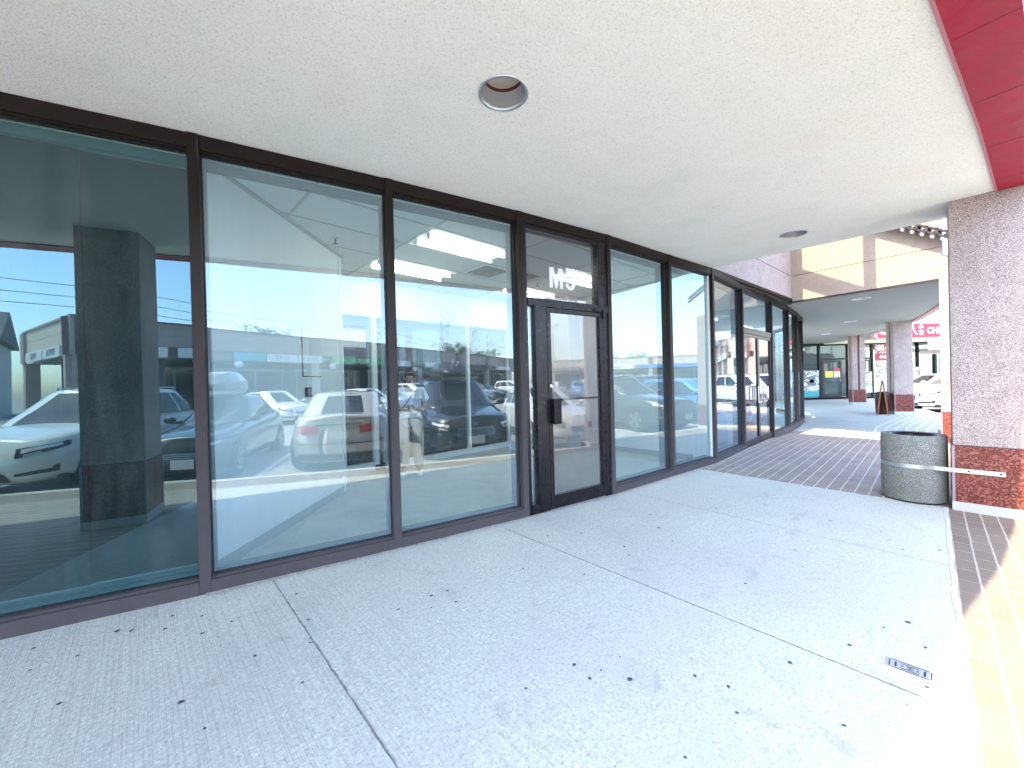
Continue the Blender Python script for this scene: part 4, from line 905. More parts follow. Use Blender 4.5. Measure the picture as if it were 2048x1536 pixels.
# (front must face +y, so run from right to left)
t1, Ms, bw = strip_mall('strip_mall', 'long low strip mall with tan parapet reflected across the parking lot', (50.5, -18.2), (.25, -18.0), 4.7, 8, seed=3)
Lm = 50.25
def X(wx): return 50.5-wx
SG = [(1.2, 3.2, 'sign_white', 'HOOK', 'short white sign at the near end of the strip mall', 'grey_txt'), (3.6, 6.0, 'sign_white', 'Hebbo', 'white sign with squared letters reflected beside the pillar', 'grey_txt'), (7.9, 9.6, 'teal', None, 'teal sign by the first globe lamp of the strip mall', None),
      (9.3, 11.5, 'sign_white', '12 50', 'pale sign with blue lettering on the strip mall', 'blue'), (11.4, 13.2, 'sign_white', 'NAILS', 'white nail bar sign next to the second strip mall column', 'grey_txt'), (14.0, 18.5, 'green', 'MEDICAL', 'green sign with white lettering on the strip mall', 'sign_white'),
      (20, 24, 'sign_white', 'OFFICE', 'white sign past the green one on the strip mall', 'grey_txt'), (26, 31, 'sign_white', 'BAKERY', 'long white sign with small dark letters on the strip mall', 'grey_txt'), (33, 38, 'charcoal', None, 'black sign on the strip mall', None), (40, 44, 'sign_white', None, 'plain white sign near the far end of the strip mall', None)]
last = 0
for x0, x1, m_, tt, lb, tm in SG:
    x0 = max(x0, last+.1); last = x1; board(Ms, X(x1), X(x0), m_, lb, tt, tm or 'grey_txt')
for k, wx in enumerate((.6, 8.14, 14.0, 24.5)):
    globe_post(Ms, X(wx)-.0, ['globe lamp on the end column of the strip mall', 'globe lamp on the second lit column of the strip mall', 'globe lamp on the third lit column of the strip mall', 'globe lamp farthest along the strip mall'][k])
bm = NB(); box(bm, (X(.95), -.07, 1.35), (X(.4), -.055, 2.0), Ms); o = obj('parking_notice', bm, M['sign_white']); tag(o, 'white parking notice on the end column, upper', 'sign')
bm = NB(); box(bm, (X(.95), -.07, .75), (X(.35), -.055, 1.25), Ms); o = obj('parking_notice', bm, M['sign_white']); tag(o, 'white parking notice on the end column, lower', 'sign')
# its side wing going away on the left
t2, Mw2, _ = strip_mall('strip_mall', 'short end wing of the strip mall with white signs and open arch', (.2, -18.05), (-.3, -26.5), 4.72, 1, ('cream', 'tan'), seed=5, depth=.5)
board(Mw2, 1.2, 4.0, 'sign_white', 'left white sign on the short end wing', 'OPTICAL', 'grey_txt'); board(Mw2, 4.2, 7.4, 'sign_white', 'right white sign on the short end wing', 'SHOES', 'grey_txt')
# wing across the far end
t3, Mt3, bw3 = strip_mall('strip_mall', 'far pale wing of the mall with a blue awning sign', (58, 26), (57.2, -14), 4.7, 5, ('cream', 'mauve'), seed=8)
board(Mt3, 10.5, 17.5, 'blue', 'long blue sign on the far pale wing', None); board(Mt3, 18.3, 23, 'sign_white', 'white sign beside the long blue one', 'LAUNDRY', 'charcoal'); board(Mt3, 26, 31, 'sign_white', 'white sign at the end of the pale wing', 'CAFE', 'charcoal')
# gabled salmon block on the right (front faces south-west: run from right to left seen from the lot)
t4, Mt4, bw4 = strip_mall('strip_mall', 'salmon mall block with small dark gable roofs', (31.0, 21.6), (52, 30.5), 4.9, 4, ('cream', 'brick'), seed=9, tint='cream')
board(Mt4, 6.5, 12.5, 'sign_white', 'white awning sign on the salmon block', 'MASSAGE SPA', 'charcoal'); board(Mt4, .6, 4.6, 'sign_white', 'white sign near the corner of the salmon block', 'TAX', 'charcoal'); board(Mt4, 13.5, 19, 'sign_white', 'white sign at the far end of the salmon block', 'PHARMACY', 'charcoal')
for k, x in enumerate((3.4, 9.6, 15.8)):
    g = thing('gable_roof', ['small dark gable roof at the corner of the salmon block', 'small dark gable roof over the middle of the salmon block', 'small dark gable roof at the far end of the salmon block'][k], 'roof', Mt4 @ Vector((x, 0, 0)), math.atan2(Mt4[1][0], Mt4[0][0]), 'gable roofs on the salmon block')
    bm = NB(); lo = [(-1.6, -.1, 4.9), (1.6, -.1, 4.9), (0, -.1, 6.3)]; hi = [(x_, 4, z_) for x_, _, z_ in lo]; a = [bm.verts.new(p) for p in lo]; b = [bm.verts.new(p) for p in hi]; bm.faces.new(a); bm.faces.new(b[::-1])
    for q in range(3): bm.faces.new((a[q], b[q], b[(q+1) % 3], a[(q+1) % 3]))
    obj('gable_wall', bm, M['brick'], g)
    for sg in (-1, 1):
        bm = NB(); p = [(0, -.3, 6.38), (1.85*sg, -.3, 4.78), (1.85*sg, 4.1, 4.78), (0, 4.1, 6.38)]; a = [bm.verts.new(q) for q in p]; b = [bm.verts.new((q[0], q[1], q[2]+.1)) for q in p]; bm.faces.new(a); bm.faces.new(b)
        for q in range(4): bm.faces.new((a[q], b[q], b[(q+1) % 4], a[(q+1) % 4]))
        bmesh.ops.recalc_face_normals(bm, faces=bm.faces[:]); r_ = obj('roof_slope', bm, M['shingle'], g)
        bm = NB(); beamv = [(0, -.32, 6.30), (1.85*sg, -.32, 4.70)]; Mv = None
        vs = [bm.verts.new(q) for q in ((0, -.33, 6.48), (1.87*sg, -.33, 4.88), (1.87*sg, -.33, 4.70), (0, -.33, 6.30))]; bm.faces.new(vs); obj('barge_board', bm, M['white'], r_)

# ------------------------------------------------------------------ house behind the wing, trees, poles
hs = thing('house', 'pale clapboard house beyond the end of the strip mall', 'house', (-9, -42, ROAD), .15)
bm = NB(); box(bm, (-9, -5, 0), (9, 5, 5.2)); obj('wall', bm, M['kerb'], hs)
bm = NB(); a = [bm.verts.new(p) for p in ((-9.4, -5.5, 5.2), (9.4, -5.5, 5.2), (9.4, 5.5, 5.2), (-9.4, 5.5, 5.2), (-9.4, 0, 7.6), (9.4, 0, 7.6))]
for f in ((0, 1, 5, 4), (2, 3, 4, 5), (0, 4, 3), (1, 2, 5), (0, 3, 2, 1)): bm.faces.new([a[k] for k in f])
obj('roof', bm, M['shingle'], hs)
for x in (-6, -2, 2, 6):
    bm = NB(); box(bm, (x-.6, 5.0, 1.6), (x+.6, 5.06, 3.0)); w_ = obj('window', bm, M['glass_car'], hs); bm = NB(); box(bm, (x-.7, 5.0, 1.5), (x+.7, 5.04, 3.1)); obj('frame', bm, M['white'], w_)
leafm = mat('foliage', (.06, .11, .035), .8, spec=.2); n = NT(leafm); oi = n.new('ShaderNodeObjectInfo'); v = n.co(); a_ = n.noise(v, 1.2, 3); n.out(n.ramp(a_, [(.3, (.03, .065, .02)), (.7, (.10, .16, .05))]))
bark = mat('bark', (.10, .08, .06), .9)
def tree_proto():
    t = thing('tree', 'leafy tree', 'tree'); rnd = random.Random(5); bm = NB(); cyl(bm, (0, 0, 0), (.1, .05, 3.0), .2, .13, 10)
    tips = []
    for k in range(9):
        a = 2*math.pi*k/9+rnd.random(); p = Vector((1.7*math.cos(a), 1.7*math.sin(a), 4.4+rnd.random()*1.6)); q = Vector((.1, .05, 2.6+rnd.random()*.6)); cyl(bm, q, p, .08, .03, 6); tips.append(p)
    tips += [Vector((0, 0, 6.3)), Vector((.4, -.5, 5.6)), Vector((-.6, .5, 5.9))]
    obj('trunk', bm, bark, t); bm = NB()
    for c in tips:
        for _ in range(9):
            cc = c+Vector((rnd.gauss(0, .55), rnd.gauss(0, .55), rnd.gauss(0, .45)))
            for _ in range(26):
                p = cc+Vector((rnd.gauss(0, .24), rnd.gauss(0, .24), rnd.gauss(0, .18))); s = rnd.uniform(.06, .13)
                d1 = Vector((rnd.gauss(0, 1), rnd.gauss(0, 1), rnd.gauss(0, 1))).normalized(); d2 = d1.orthogonal().normalized()
                bm.faces.new([bm.verts.new(p+d1*s), bm.verts.new(p+d2*s*.6), bm.verts.new(p-d1*s), bm.verts.new(p-d2*s*.6)])
    obj('crown', bm, leafm, t); return t
TR = [((17.5, -31), 1.0, 'tree crown showing over the strip mall roof, by the white partition edge'), ((44, -27), 1.05, 'green tree behind the strip mall, reflected in the second bright pane'), ((50, -26), .95, 'green tree just right of the second bright pane tree'), ((68, 2.5), 1.1, 'dark tree over the far pale wing, reflected past the door'), ((69, 9), .9, 'smaller tree over the far pale wing'), ((70, 16), .75, 'low tree at the right end of the far pale wing'), ((62, -22), .8, 'tree by the tall lamp reflected in the door')]
tp = tree_proto()
for k, ((x, y), s, lb) in enumerate(TR):
    o = tp if k == 0 else copy_tree(tp); o.location = (x, y, ROAD); o.scale = (s*1.1, s*1.1, s); o.rotation_euler = (0, 0, k*1.3); o['label'] = lb; o['group'] = 'trees behind the mall'
def pole(x, y, h, lb):
    t = thing('street_lamp', lb, 'street lamp', (x, y, ROAD), 0, 'tall parking lot lamps')
    bm = NB(); cyl(bm, (0, 0, 0), (0, 0, h), .1, .06, 10); cyl(bm, (0, 0, 0), (0, 0, .5), .3, n=12); obj('post', bm, M['tbar'], t)
    for sg in (-1, 1):
        bm = NB(); box(bm, (-.15, .2*sg-.25, h-.05), (.15, .2*sg+.25, h+.05)) if False else box(bm, (-.12, min(.1*sg, .9*sg), h), (.12, max(.1*sg, .9*sg), h+.1)); obj('lamp_head', bm, M['charcoal'], t)
pole(42.3, -8.1, 8.2, 'tall twin headed lamp reflected in the door glass'); pole(62, 5.5, 10, 'tall lamp reflected right of the door')
for k, (a, b) in enumerate((((-30, -36, 9.4), (70, -36, 9.4)), ((-30, -36, 8.6), (70, -36, 8.6)), ((-30, -36, 7.9), (70, -36, 7.9)), ((72, -40, 9.5), (72, 60, 9.5)), ((72, -40, 8.3), (72, 60, 8.3)))):
    bm = NB(); N_ = 14
    for q in range(N_):
        f0, f1 = q/N_, (q+1)/N_; sag = lambda f: -1.0*math.sin(math.pi*((f*3) % 1))
        p = Vector(a).lerp(Vector(b), f0)+Vector((0, 0, sag(f0))); r_ = Vector(a).lerp(Vector(b), f1)+Vector((0, 0, sag(f1))); cyl(bm, p, r_, .025, n=4, cap=False)
    o = obj('power_line', bm, M['charcoal']); tag(o, ['highest of the three thin power lines behind the strip mall', 'middle of the three thin power lines behind the strip mall', 'lowest of the three thin power lines behind the strip mall', 'upper thin power line behind the far pale wing', 'lower thin power line behind the far pale wing'][k], 'power line', 'power lines')

# ================================================================== cars
PAINT = {}
def paint(nm, col, metal=.3):
    if nm not in PAINT: PAINT[nm] = mat(nm, col, .32, metal, .5, coat=1.0)
    return PAINT[nm]
TYRE = mat('tyre', (.02, .02, .02), .8); RIM = mat('alloy_rim', (.5, .51, .53), .3, .9); TAIL = mat('tail_lamp', (.42, .01, .015), .15, 0, .6, 1); HEAD = mat('head_lamp', (.75, .78, .8), .08, .3, .6, 1); PLATE = mat('number_plate', (.75, .77, .8), .4)
BLK = mat('black_trim', (.014, .014, .015), .35)
class Shell:
    """stack of rounded plan outlines, w runs 0 (front centre) .. 1 (rear centre) on one side"""
    def __init__(s, xf, xr, hw, zb, zt, n):
        s.xf, s.xr, s.hw, s.zb, s.zt, s.n = xf, xr, hw, zb, zt, n
        th = np.linspace(0, math.pi, 400); a = (xf(.5)-xr(.5))/2; b = hw(.5)
        X = np.sign(np.cos(th))*np.abs(np.cos(th))**(2/n); Y = np.abs(np.sin(th))**(2/n)
        L = np.concatenate([[0], np.cumsum(np.hypot(np.diff(X*a), np.diff(Y*b)))]); s.L = L/L[-1]; s.X, s.Y = X, Y
    def p(s, w, t, side=1):
        if w < 0: w = -w; side = -side
        if w > 1: w = 2-w; side = -side
        X = float(np.interp(w, s.L, s.X)); Y = float(np.interp(w, s.L, s.Y)); xf, xr = s.xf(t), s.xr(t)
        x = (xf+xr)/2+X*(xf-xr)/2; y = Y*s.hw(t)*side; zb, zt = s.zb(x), s.zt(x)
        return Vector((x, y, zb+(zt-zb)*t))
    def patch(s, bm, w0, w1, t0, t1, side=1, off=.005, nu=8, nv=4, f=None, mi=0):
        G = []
        for i in range(nu+1):
            row = []
            for j in range(nv+1):
                a, b = i/nu, j/nv
                if f: a, b = f(a, b)
                w = w0+(w1-w0)*a; t = t0+(t1-t0)*b; e = .004
                p = s.p(w, t, side); du = s.p(w+e, t, side)-s.p(w-e, t, side); dv = s.p(w, min(t+e, 1), side)-s.p(w, max(t-e, 0), side)
                nn = du.cross(dv); nn = nn.normalized() if nn.length > 1e-9 else Vector((0, 0, 1))
                c = Vector((0, 0, p.z)); 
                if nn.dot(p-Vector((0 if abs(p.x) < 1.2 else p.x*.5, 0, p.z-.3))) < 0: nn = -nn
                row.append(bm.verts.new(p+nn*off))
            G.append(row)
        for i in range(nu):
            for j in range(nv):
                fc = bm.faces.new((G[i][j], G[i+1][j], G[i+1][j+1], G[i][j+1])); fc.material_index = mi; fc.smooth = True
def lerpf(*pts):
    xs = [p[0] for p in pts]; ys = [p[1] for p in pts]
    return lambda x: float(np.interp(x, xs, ys))
CAR_CACHE = {}
def car(kind, paint_m, label, loc, rz, glow=False, opts=(), group='parked cars', face='grille', cat='car'):
    P = dict(suv=dict(L=4.55, W=1.86, H=1.66, hood=1.02, belt=1.06, deck=1.10, ws=.95, roof_f=.15, roof_r=-1.85, rear=-2.15, R=.37, wb=2.70, zb=.26),
             crossover=dict(L=4.5, W=1.85, H=1.62, hood=.98, belt=1.03, deck=1.05, ws=1.05, roof_f=.25, roof_r=-1.55, rear=-2.1, R=.36, wb=2.66, zb=.25),
             sedan=dict(L=4.65, W=1.82, H=1.44, hood=.88, belt=.92, deck=1.0, ws=1.0, roof_f=.2, roof_r=-1.05, rear=-1.85, R=.33, wb=2.8, zb=.2),
             wagon=dict(L=4.63, W=1.81, H=1.43, hood=.88, belt=.93, deck=1.0, ws=1.0, roof_f=.2, roof_r=-1.0, rear=-1.72, R=.33, wb=2.8, zb=.2),
             hatch=dict(L=4.1, W=1.76, H=1.5, hood=.9, belt=.97, deck=1.0, ws=1.0, roof_f=.25, roof_r=-1.35, rear=-1.9, R=.32, wb=2.55, zb=.2))[kind]
    h = P['L']/2; W2 = P['W']/2; wz = P['wb']/2
    ztop = lerpf((-h, P['deck']-.05), (-h+.12, P['deck']), (P['rear']+.1, P['deck']+.01), (P['rear']+.5, P['belt']+.05), (P['ws']-.2, P['belt']), (P['ws']+.1, P['hood']+.01), (h-.5, P['hood']-.07), (h-.12, P['hood']-.13), (h, P['hood']-.20))
    body = Shell(lerpf((0, h-.10), (.18, h-.01), (.45, h), (.75, h-.03), (1, h-.13)), lerpf((0, -h+.10), (.2, -h+.01), (.5, -h), (1, -h+.10)), lerpf((0, W2-.08), (.15, W2-.02), (.5, W2), (.8, W2-.03), (.94, W2-.07), (1, W2-.12)), lambda x: P['zb'], ztop, 5.2)
    zt2 = lerpf((P['roof_r']-.5, P['H']-.10), (P['roof_r'], P['H']-.03), ((P['roof_r']+P['roof_f'])/2, P['H']), (P['roof_f'], P['H']-.02), (P['roof_f']+.5, P['H']-.1))
    cab = Shell(lerpf((0, P['ws']+.12), (1, P['roof_f'])), lerpf((0, P['rear']), (.35, P['rear']+.5*(P['roof_r']-P['rear'])*.5), (1, P['roof_r'])), lerpf((0, W2-.08), (.5, W2-.17), (.92, W2-.27), (1, W2-.33)), lambda x: min(P['belt'], ztop(x))-.03, zt2, 6.5)
    t = thing('parked_car', label, cat, loc, rz, group)
    ws = sorted(set([0, .03, .06, .09, .11, .125, .14, .155, .17, .185, .2, .23] + [.23+.54*i/22 for i in range(23)] + [.77, .8, .815, .83, .845, .86, .875, .89, .91, .94, .97, 1]))
    ts = [0, .08, .16, .28, .42, .56, .70, .82, .91, .96, 1]
    def build(sh, ws, ts, crown, ncap=6):
        bm = NB(); loops = []
        for w_ in ws:
            Lp = [sh.p(w_, t_, 1) for t_ in ts]; a, b = Lp[-1], sh.p(w_, 1, -1); c = []
            for k in range(1, ncap): f = k/ncap; q = a.lerp(b, f); q.z += crown*(1-(2*f-1)**2)*min(1, abs(a.y)/.5); c.append(q)
            Rr = [sh.p(w_, t_, -1) for t_ in ts[::-1]]; loops.append([bm.verts.new(q) for q in Lp+c+Rr])
        for A, B in zip(loops, loops[1:]):
            m_ = len(A)
            for k in range(m_):
                bm.faces.new((A[k], A[(k+1) % m_], B[(k+1) % m_], B[k]))
        bmesh.ops.remove_doubles(bm, verts=bm.verts, dist=5e-4); bmesh.ops.recalc_face_normals(bm, faces=bm.faces[:]); 
        for f in bm.faces: f.smooth = True
        return bm
    bo = obj('body', build(body, ws, ts, .045), [paint_m, BLK], t)
    bmc = NB()
    for sx in (-1, 1):
        for sy in (-1, 1): cyl(bmc, (sx*wz-.03*(sx < 0), sy*(W2-.30), P['R']+.01), (sx*wz-.03*(sx < 0), sy*(W2+.2), P['R']+.01), P['R']+.055, n=28, mi=0)
    c_ = obj('cutter', bmc, [BLK, BLK]); 
    try:
        for p_ in c_.data.polygons: p_.material_index = 1
        apply_bool(bo, c_)
    except Exception: pass
    bo.data.materials.clear(); bo.data.materials.append(paint_m); bo.data.materials.append(BLK)
    obj('roof', build(cab, [0, .05, .09, .12, .15, .2] + [.25+.5*i/10 for i in range(11)] + [.8, .85, .88, .91, .95, 1], [0, .15, .3, .5, .7, .85, .94, 1], .03), paint_m, t)
    fw_ = .5*(W2/(W2+(P['ws']-P['rear'])/2))
    bm = NB(); cab.patch(bm, -.115, .115, .06, .93, nu=14, nv=6); obj('windscreen', bm, M['glass_car'], t)
    bm = NB(); cab.patch(bm, .885, 1.115, .28, .93, nu=14, nv=5); obj('rear_window', bm, M['glass_car'], t)
    for sd_ in (1, -1):
        for w0, w1 in ((.215, .425), (.445, .635), (.655, .79)):
            if kind in ('sedan', 'wagon', 'hatch') and w0 > .65: w1 = .76
            sl = (lambda a, b: (a*(1-.0)+(.34*b*(1-a) if w0 < .3 else 0) - (.5*b*a if w0 > .6 else 0), b))
            bm = NB(); cab.patch(bm, w0, w1, .16, .86, sd_, nu=6, nv=5, f=sl); obj('side_window', bm, M['glass_car'], t)
        bm = NB(); cab.patch(bm, .20, .80, .125, .155, sd_, off=.010, nu=16, nv=1); obj('window_trim', bm, M['chrome'] if 'chrome' in opts else BLK, t)
        # head and tail lamps
        bm = NB(); body.patch(bm, .085, .19, .66, .86, sd_, off=.007, nu=10, nv=3, f=lambda a, b: (a, b*(1-.45*a)+.45*a)); hl = obj('headlight', bm, BLK, t)
        bm = NB(); body.patch(bm, .095, .17, .76, .84, sd_, off=.011, nu=8, nv=2, f=lambda a, b: (a, b*(1-.3*a)+.4*a)); body.patch(bm, .10, .13, .68, .74, sd_, off=.011, nu=4, nv=2); obj('lens', bm, HEAD, hl)
        bm = NB(); body.patch(bm, .87, .94, .66, .83, sd_, off=.007, nu=8, nv=3); tl = obj('tail_light', bm, TAIL, t)
        bm = NB(); body.patch(bm, .875, .935, .74, .755, sd_, off=.012, nu=6, nv=1); obj('lens', bm, mat('tail_line', (.7, .12, .12), .3) if 'tail_line' not in bpy.data.materials else bpy.data.materials['tail_line'], tl)
        bm = NB(); body.patch(bm, .085, .165, .20, .37, sd_, off=.007, nu=6, nv=3, f=lambda a, b: (a, b*(.45+.55*a)+(.0))); fl_ = obj('air_intake', bm, BLK, t)
        bm = NB(); body.patch(bm, .095, .15, .30, .345, sd_, off=.013, nu=4, nv=1); obj('intake_trim', bm, RIM if 'chrome' in opts else paint_m, fl_)
        bm = NB(); mp = Vector((P['ws']-.22, sd_*(W2+.07), P['belt']+.07)); bmesh.ops.create_icosphere(bm, subdivisions=2, radius=1, matrix=Matrix.Translation(mp) @ Matrix.Diagonal((.07, .11, .075, 1)))
        box(bm, (mp.x-.03, min(sd_*(W2-.13), mp.y), mp.z-.07), (mp.x+.03, max(sd_*(W2-.13), mp.y), mp.z-.03)); obj('mirror', bm, paint_m, t, True)
        bm = NB(); body.patch(bm, .245, .755, .05, .14, sd_, off=.012, nu=12, nv=1); obj('side_skirt', bm, BLK, t)
        for q in (.42, .60):
            bm = NB(); body.patch(bm, q, q+.035, .80, .825, sd_, off=.022, nu=3, nv=1); obj('door_handle', bm, paint_m, t)
        for q in (.262, .435, .62):
            bm = NB(); body.patch(bm, q, q+.0016, .10, .985, sd_, off=.002, nu=1, nv=8); obj('door_gap', bm, BLK, t)
        if kind in ('suv', 'crossover'):
            bm = NB(); 
            for a_, b_ in zip(range(8), range(1, 9)):
                xs = [P['roof_r']+.1+(P['roof_f']-.25-P['roof_r'])*k/8 for k in (a_, b_)]; cyl(bm, (xs[0], sd_*(W2-.36), P['H']+.03), (xs[1], sd_*(W2-.36), P['H']+.03), .016, n=6)
            cyl(bm, (P['roof_r']+.12, sd_*(W2-.36), P['H']-.03), (P['roof_r']+.12, sd_*(W2-.36), P['H']+.03), .015, n=6); cyl(bm, (P['roof_f']-.17, sd_*(W2-.36), P['H']-.03), (P['roof_f']-.17, sd_*(W2-.36), P['H']+.03), .015, n=6)
            obj('roof_rail', bm, RIM, t, True)
    # grille
    if face == 'kidney':
        for sg in (-1, 1):
            bm = NB(); body.patch(bm, sg*.006, sg*.062, .50, .74, 1, off=.006, nu=5, nv=3); g_ = obj('grille', bm, BLK, t)
            bm = NB()
            for a0, a1, b0, b1 in ((.004, .064, .735, .76), (.004, .064, .49, .51), (.060, .066, .50, .75), (.003, .008, .50, .75)): body.patch(bm, sg*a0, sg*a1, b0, b1, 1, off=.016, nu=4, nv=2)
            for k in range(6): body.patch(bm, sg*(.013+.008*k), sg*(.0155+.008*k), .51, .74, 1, off=.013, nu=1, nv=2)
            obj('grille_bars', bm, M['chrome'], g_)
        bm = NB(); p_ = body.p(0, .86); cyl(bm, p_+Vector((-.02, 0, 0)), p_+Vector((.012, 0, .006)), .04, n=20); em = obj('badge', bm, M['blue'], t)
        bm = NB(); lathe(bm, [(.034, .0), (.042, .0), (.042, .012), (.034, .012)], Matrix.Translation(p_) @ Matrix.Rotation(R(80), 4, 'Y'), 20); obj('badge_ring', bm, M['chrome'], em)
        bm = NB(); body.patch(bm, -.078, .078, .10, .32, 1, off=.006, nu=8, nv=2); obj('lower_grille', bm, BLK, t)
    elif face == 'spindle':
        bm = NB(); body.patch(bm, -.075, .075, .06, .62, 1, off=.007, nu=10, nv=8, f=lambda a, b: (.5+(a-.5)*(1.0-.45*math.exp(-((b-.75)/.3)**2)), b)); g_ = obj('grille', bm, BLK, t)
        bm = NB()
        for k in range(7): body.patch(bm, -.06+.004*k, .06-.004*k, .10+.07*k, .115+.07*k, 1, off=.015, nu=8, nv=1)
        obj('grille_bars', bm, RIM, g_)
    else:
        tall = face == 'tall'
        bm = NB(); body.patch(bm, -.066, .066, .22 if tall else .50, .72, 1, off=.006, nu=8, nv=4, f=lambda a, b: (.5+(a-.5)*(.72+.28*min(1, b*2.2)), b)); g_ = obj('grille', bm, BLK, t)
        bm = NB()
        if tall:
            for k in range(9): body.patch(bm, -.052+.0125*k, -.0495+.0125*k, .26, .70, 1, off=.014, nu=1, nv=4)
            body.patch(bm, -.068, .068, .715, .74, 1, off=.016, nu=8, nv=1)
        else:
            for k in range(3): body.patch(bm, -.06, .06, .54+.06*k, .555+.06*k, 1, off=.014, nu=8, nv=1)
        obj('grille_bars', bm, RIM, g_)
        bm = NB(); body.patch(bm, -.078, .078, .06, .20 if tall else .36, 1, off=.006, nu=8, nv=2); obj('lower_grille', bm, BLK, t)
    bm = NB(); p_ = body.p(0, .36); box(bm, (h+.005, -.16, p_.z-.08), (h+.02, .16, p_.z+.07)); obj('number_plate', bm, PLATE, t)
    bm = NB(); p_ = body.p(1, .62); box(bm, (-h-.02, -.16, p_.z-.07), (-h-.003, .16, p_.z+.08)); obj('number_plate', bm, PLATE, t)
    bm = NB(); body.patch(bm, .93, 1.07, .84, .87, 1, off=.014, nu=8, nv=1); obj('boot_trim', bm, M['chrome'], t)
    bm = NB(); body.patch(bm, .85, 1.15, .43, .455, 1, off=.006, nu=14, nv=1); body.patch(bm, .87, 1.13, .02, .20, 1, off=.007, nu=12, nv=2); obj('rear_bumper_trim', bm, BLK, t)
    bm = NB(); body.patch(bm, .80, 1.2, .952, .964, 1, off=.003, nu=14, nv=1); obj('boot_gap', bm, BLK, t)
    # wheels
    for sx in (-1, 1):
        for sy in (-1, 1):
            Rw = P['R']; Mw_ = Matrix.Translation((sx*wz-.03*(sx < 0), sy*(W2-.115), Rw)) @ Matrix.Rotation(-sy*math.pi/2, 4, 'X')
            bm = NB(); lathe(bm, [(Rw*.62, .11), (Rw*.70, .12), (Rw*.92, .115), (Rw*.985, .09), (Rw, .04), (Rw, -.06), (Rw*.97, -.10), (Rw*.7, -.11), (.02, -.11)], Mw_, 32); wh = obj('wheel', bm, TYRE, t, True)
            bm = NB(); lathe(bm, [(Rw*.62, .112), (Rw*.655, .118), (Rw*.64, .10), (Rw*.60, .03)], Mw_, 32); lathe(bm, [(.001, .10), (Rw*.16, .10), (Rw*.18, .07)], Mw_, 16)
            for k in range(5):
                for dl in (-.14, .14):
                    a_ = 2*math.pi*k/5+dl; a2 = a_+dl*.35
                    for (r0, r1, w0, w1) in ((Rw*.12, Rw*.63, .022, .020),):
                        c0 = Vector((math.cos(a_)*r0, math.sin(a_)*r0, .095)); c1 = Vector((math.cos(a2)*r1, math.sin(a2)*r1, .108)); pr = Vector((-math.sin(a_), math.cos(a_), 0))*w0
                        q = [c0-pr, c1-pr, c1+pr, c0+pr]; lo = [bm.verts.new(Mw_ @ (v_-Vector((0, 0, .03)))) for v_ in q]; hi = [bm.verts.new(Mw_ @ v_) for v_ in q]; bm.faces.new(hi); [bm.faces.new((lo[e], lo[(e+1) % 4], hi[(e+1) % 4], hi[e])) for e in range(4)]
            bmesh.ops.recalc_face_normals(bm, faces=bm.faces[:]); obj('rim', bm, RIM, wh)
            bm = NB(); lathe(bm, [(.001, .028), (Rw*.58, .028), (Rw*.61, .04)], Mw_, 24); obj('brake_disc', bm, BLK, wh)
    bm = NB(); box(bm, (-h+.35, -W2+.12, P['zb']-.05), (h-.35, W2-.12, P['zb']+.06)); obj('underbody', bm, BLK, t)
    if 'box' in opts:
        b_ = thing('roof_box', 'streamlined roof box strapped on %s' % opts[1], 'roof box', t.location, rz, 'roof boxes')
        rb = Shell(lerpf((0, .95), (.5, .98), (1, .7)), lerpf((0, -.95), (1, -.8)), lerpf((0, .38), (.5, .42), (1, .28)), lambda x: P['H']+.10, lerpf((-1, P['H']+.42), (0, P['H']+.50), (.5, P['H']+.44), (1, P['H']+.25)), 3.2)
        bm = build(rb, [i/24 for i in range(25)], [0, .1, .3, .5, .7, .85, .95, 1], .03); bmesh.ops.translate(bm, verts=bm.verts, vec=(-.35, 0, 0)); obj('shell', bm, opts[2] if len(opts) > 2 else BLK, b_)
        bm = NB()
        for xx in (-.9, .1): box(bm, (xx-.03, -.62, P['H']+.03), (xx+.03, .62, P['H']+.095))
        obj('cross_bar', bm, RIM, b_)
    return t
HEADR = math.atan2(.728, -.686)      # nose towards the shop front
def slot(s, o_nose, L, flip=False):
    o = o_nose + L/2; x, y = so2xy(s, o); return (x, y, ROAD), (HEADR+math.pi if flip else HEADR)
white = paint('white_car_paint', (.78, .78, .76), 0); black = paint('black_car_paint', (.018, .022, .026), .3); silver = paint('silver_beige_paint', (.55, .54, .50), .4); dgrey = paint('dark_grey_paint', (.05, .06, .065), .4); blue = paint('blue_car_paint', (.02, .22, .50), .3); greyblue = paint('grey_blue_paint', (.28, .34, .42), .4); red_ = paint('dark_red_paint', (.3, .02, .02), .3)
l, a = slot(-4.55, .72, 4.5); car('crossover', white, 'white crossover with sharp lamps parked nose in, reflected in the leftmost dark pane', l, a, face='spindle')
l, a = slot(-2.0, .82, 4.65); car('sedan', dgrey, 'dark sedan with a roof box, reflected around the first bronze post', l, a, opts=('box', 'the dark sedan', paint('roof_box_grey', (.12, .14, .15), .2)))
l, a = slot(.62, 1.15, 4.63, True); car('wagon', silver, 'pale beige sedan parked tail in, its red lamps reflected in the white wall pane', l, a, face='kidney')
l, a = slot(3.35, .98, 4.5); car('crossover', black, 'black crossover with twin kidney grille and roof box, reflected in the second bright pane', l, a, face='kidney', opts=('box', 'the black crossover', BLK))
l, a = slot(6.05, .85, 4.65); car('sedan', white, 'white sedan reflected low in the door glass', l, a, face='grille')
l, a = slot(10.6, .9, 4.55); car('suv', dgrey, 'dark grey SUV with chrome window line, reflected right of the door', l, a, face='tall', opts=('chrome',))
l, a = slot(13.3, .6, 4.1); car('hatch', blue, 'bright blue hatchback reflected right of the dark SUV', l, a)
l, a = slot(16.2, .5, 4.65); car('sedan', white, 'white taxi sedan reflected in the pane before the double doors', l, a)
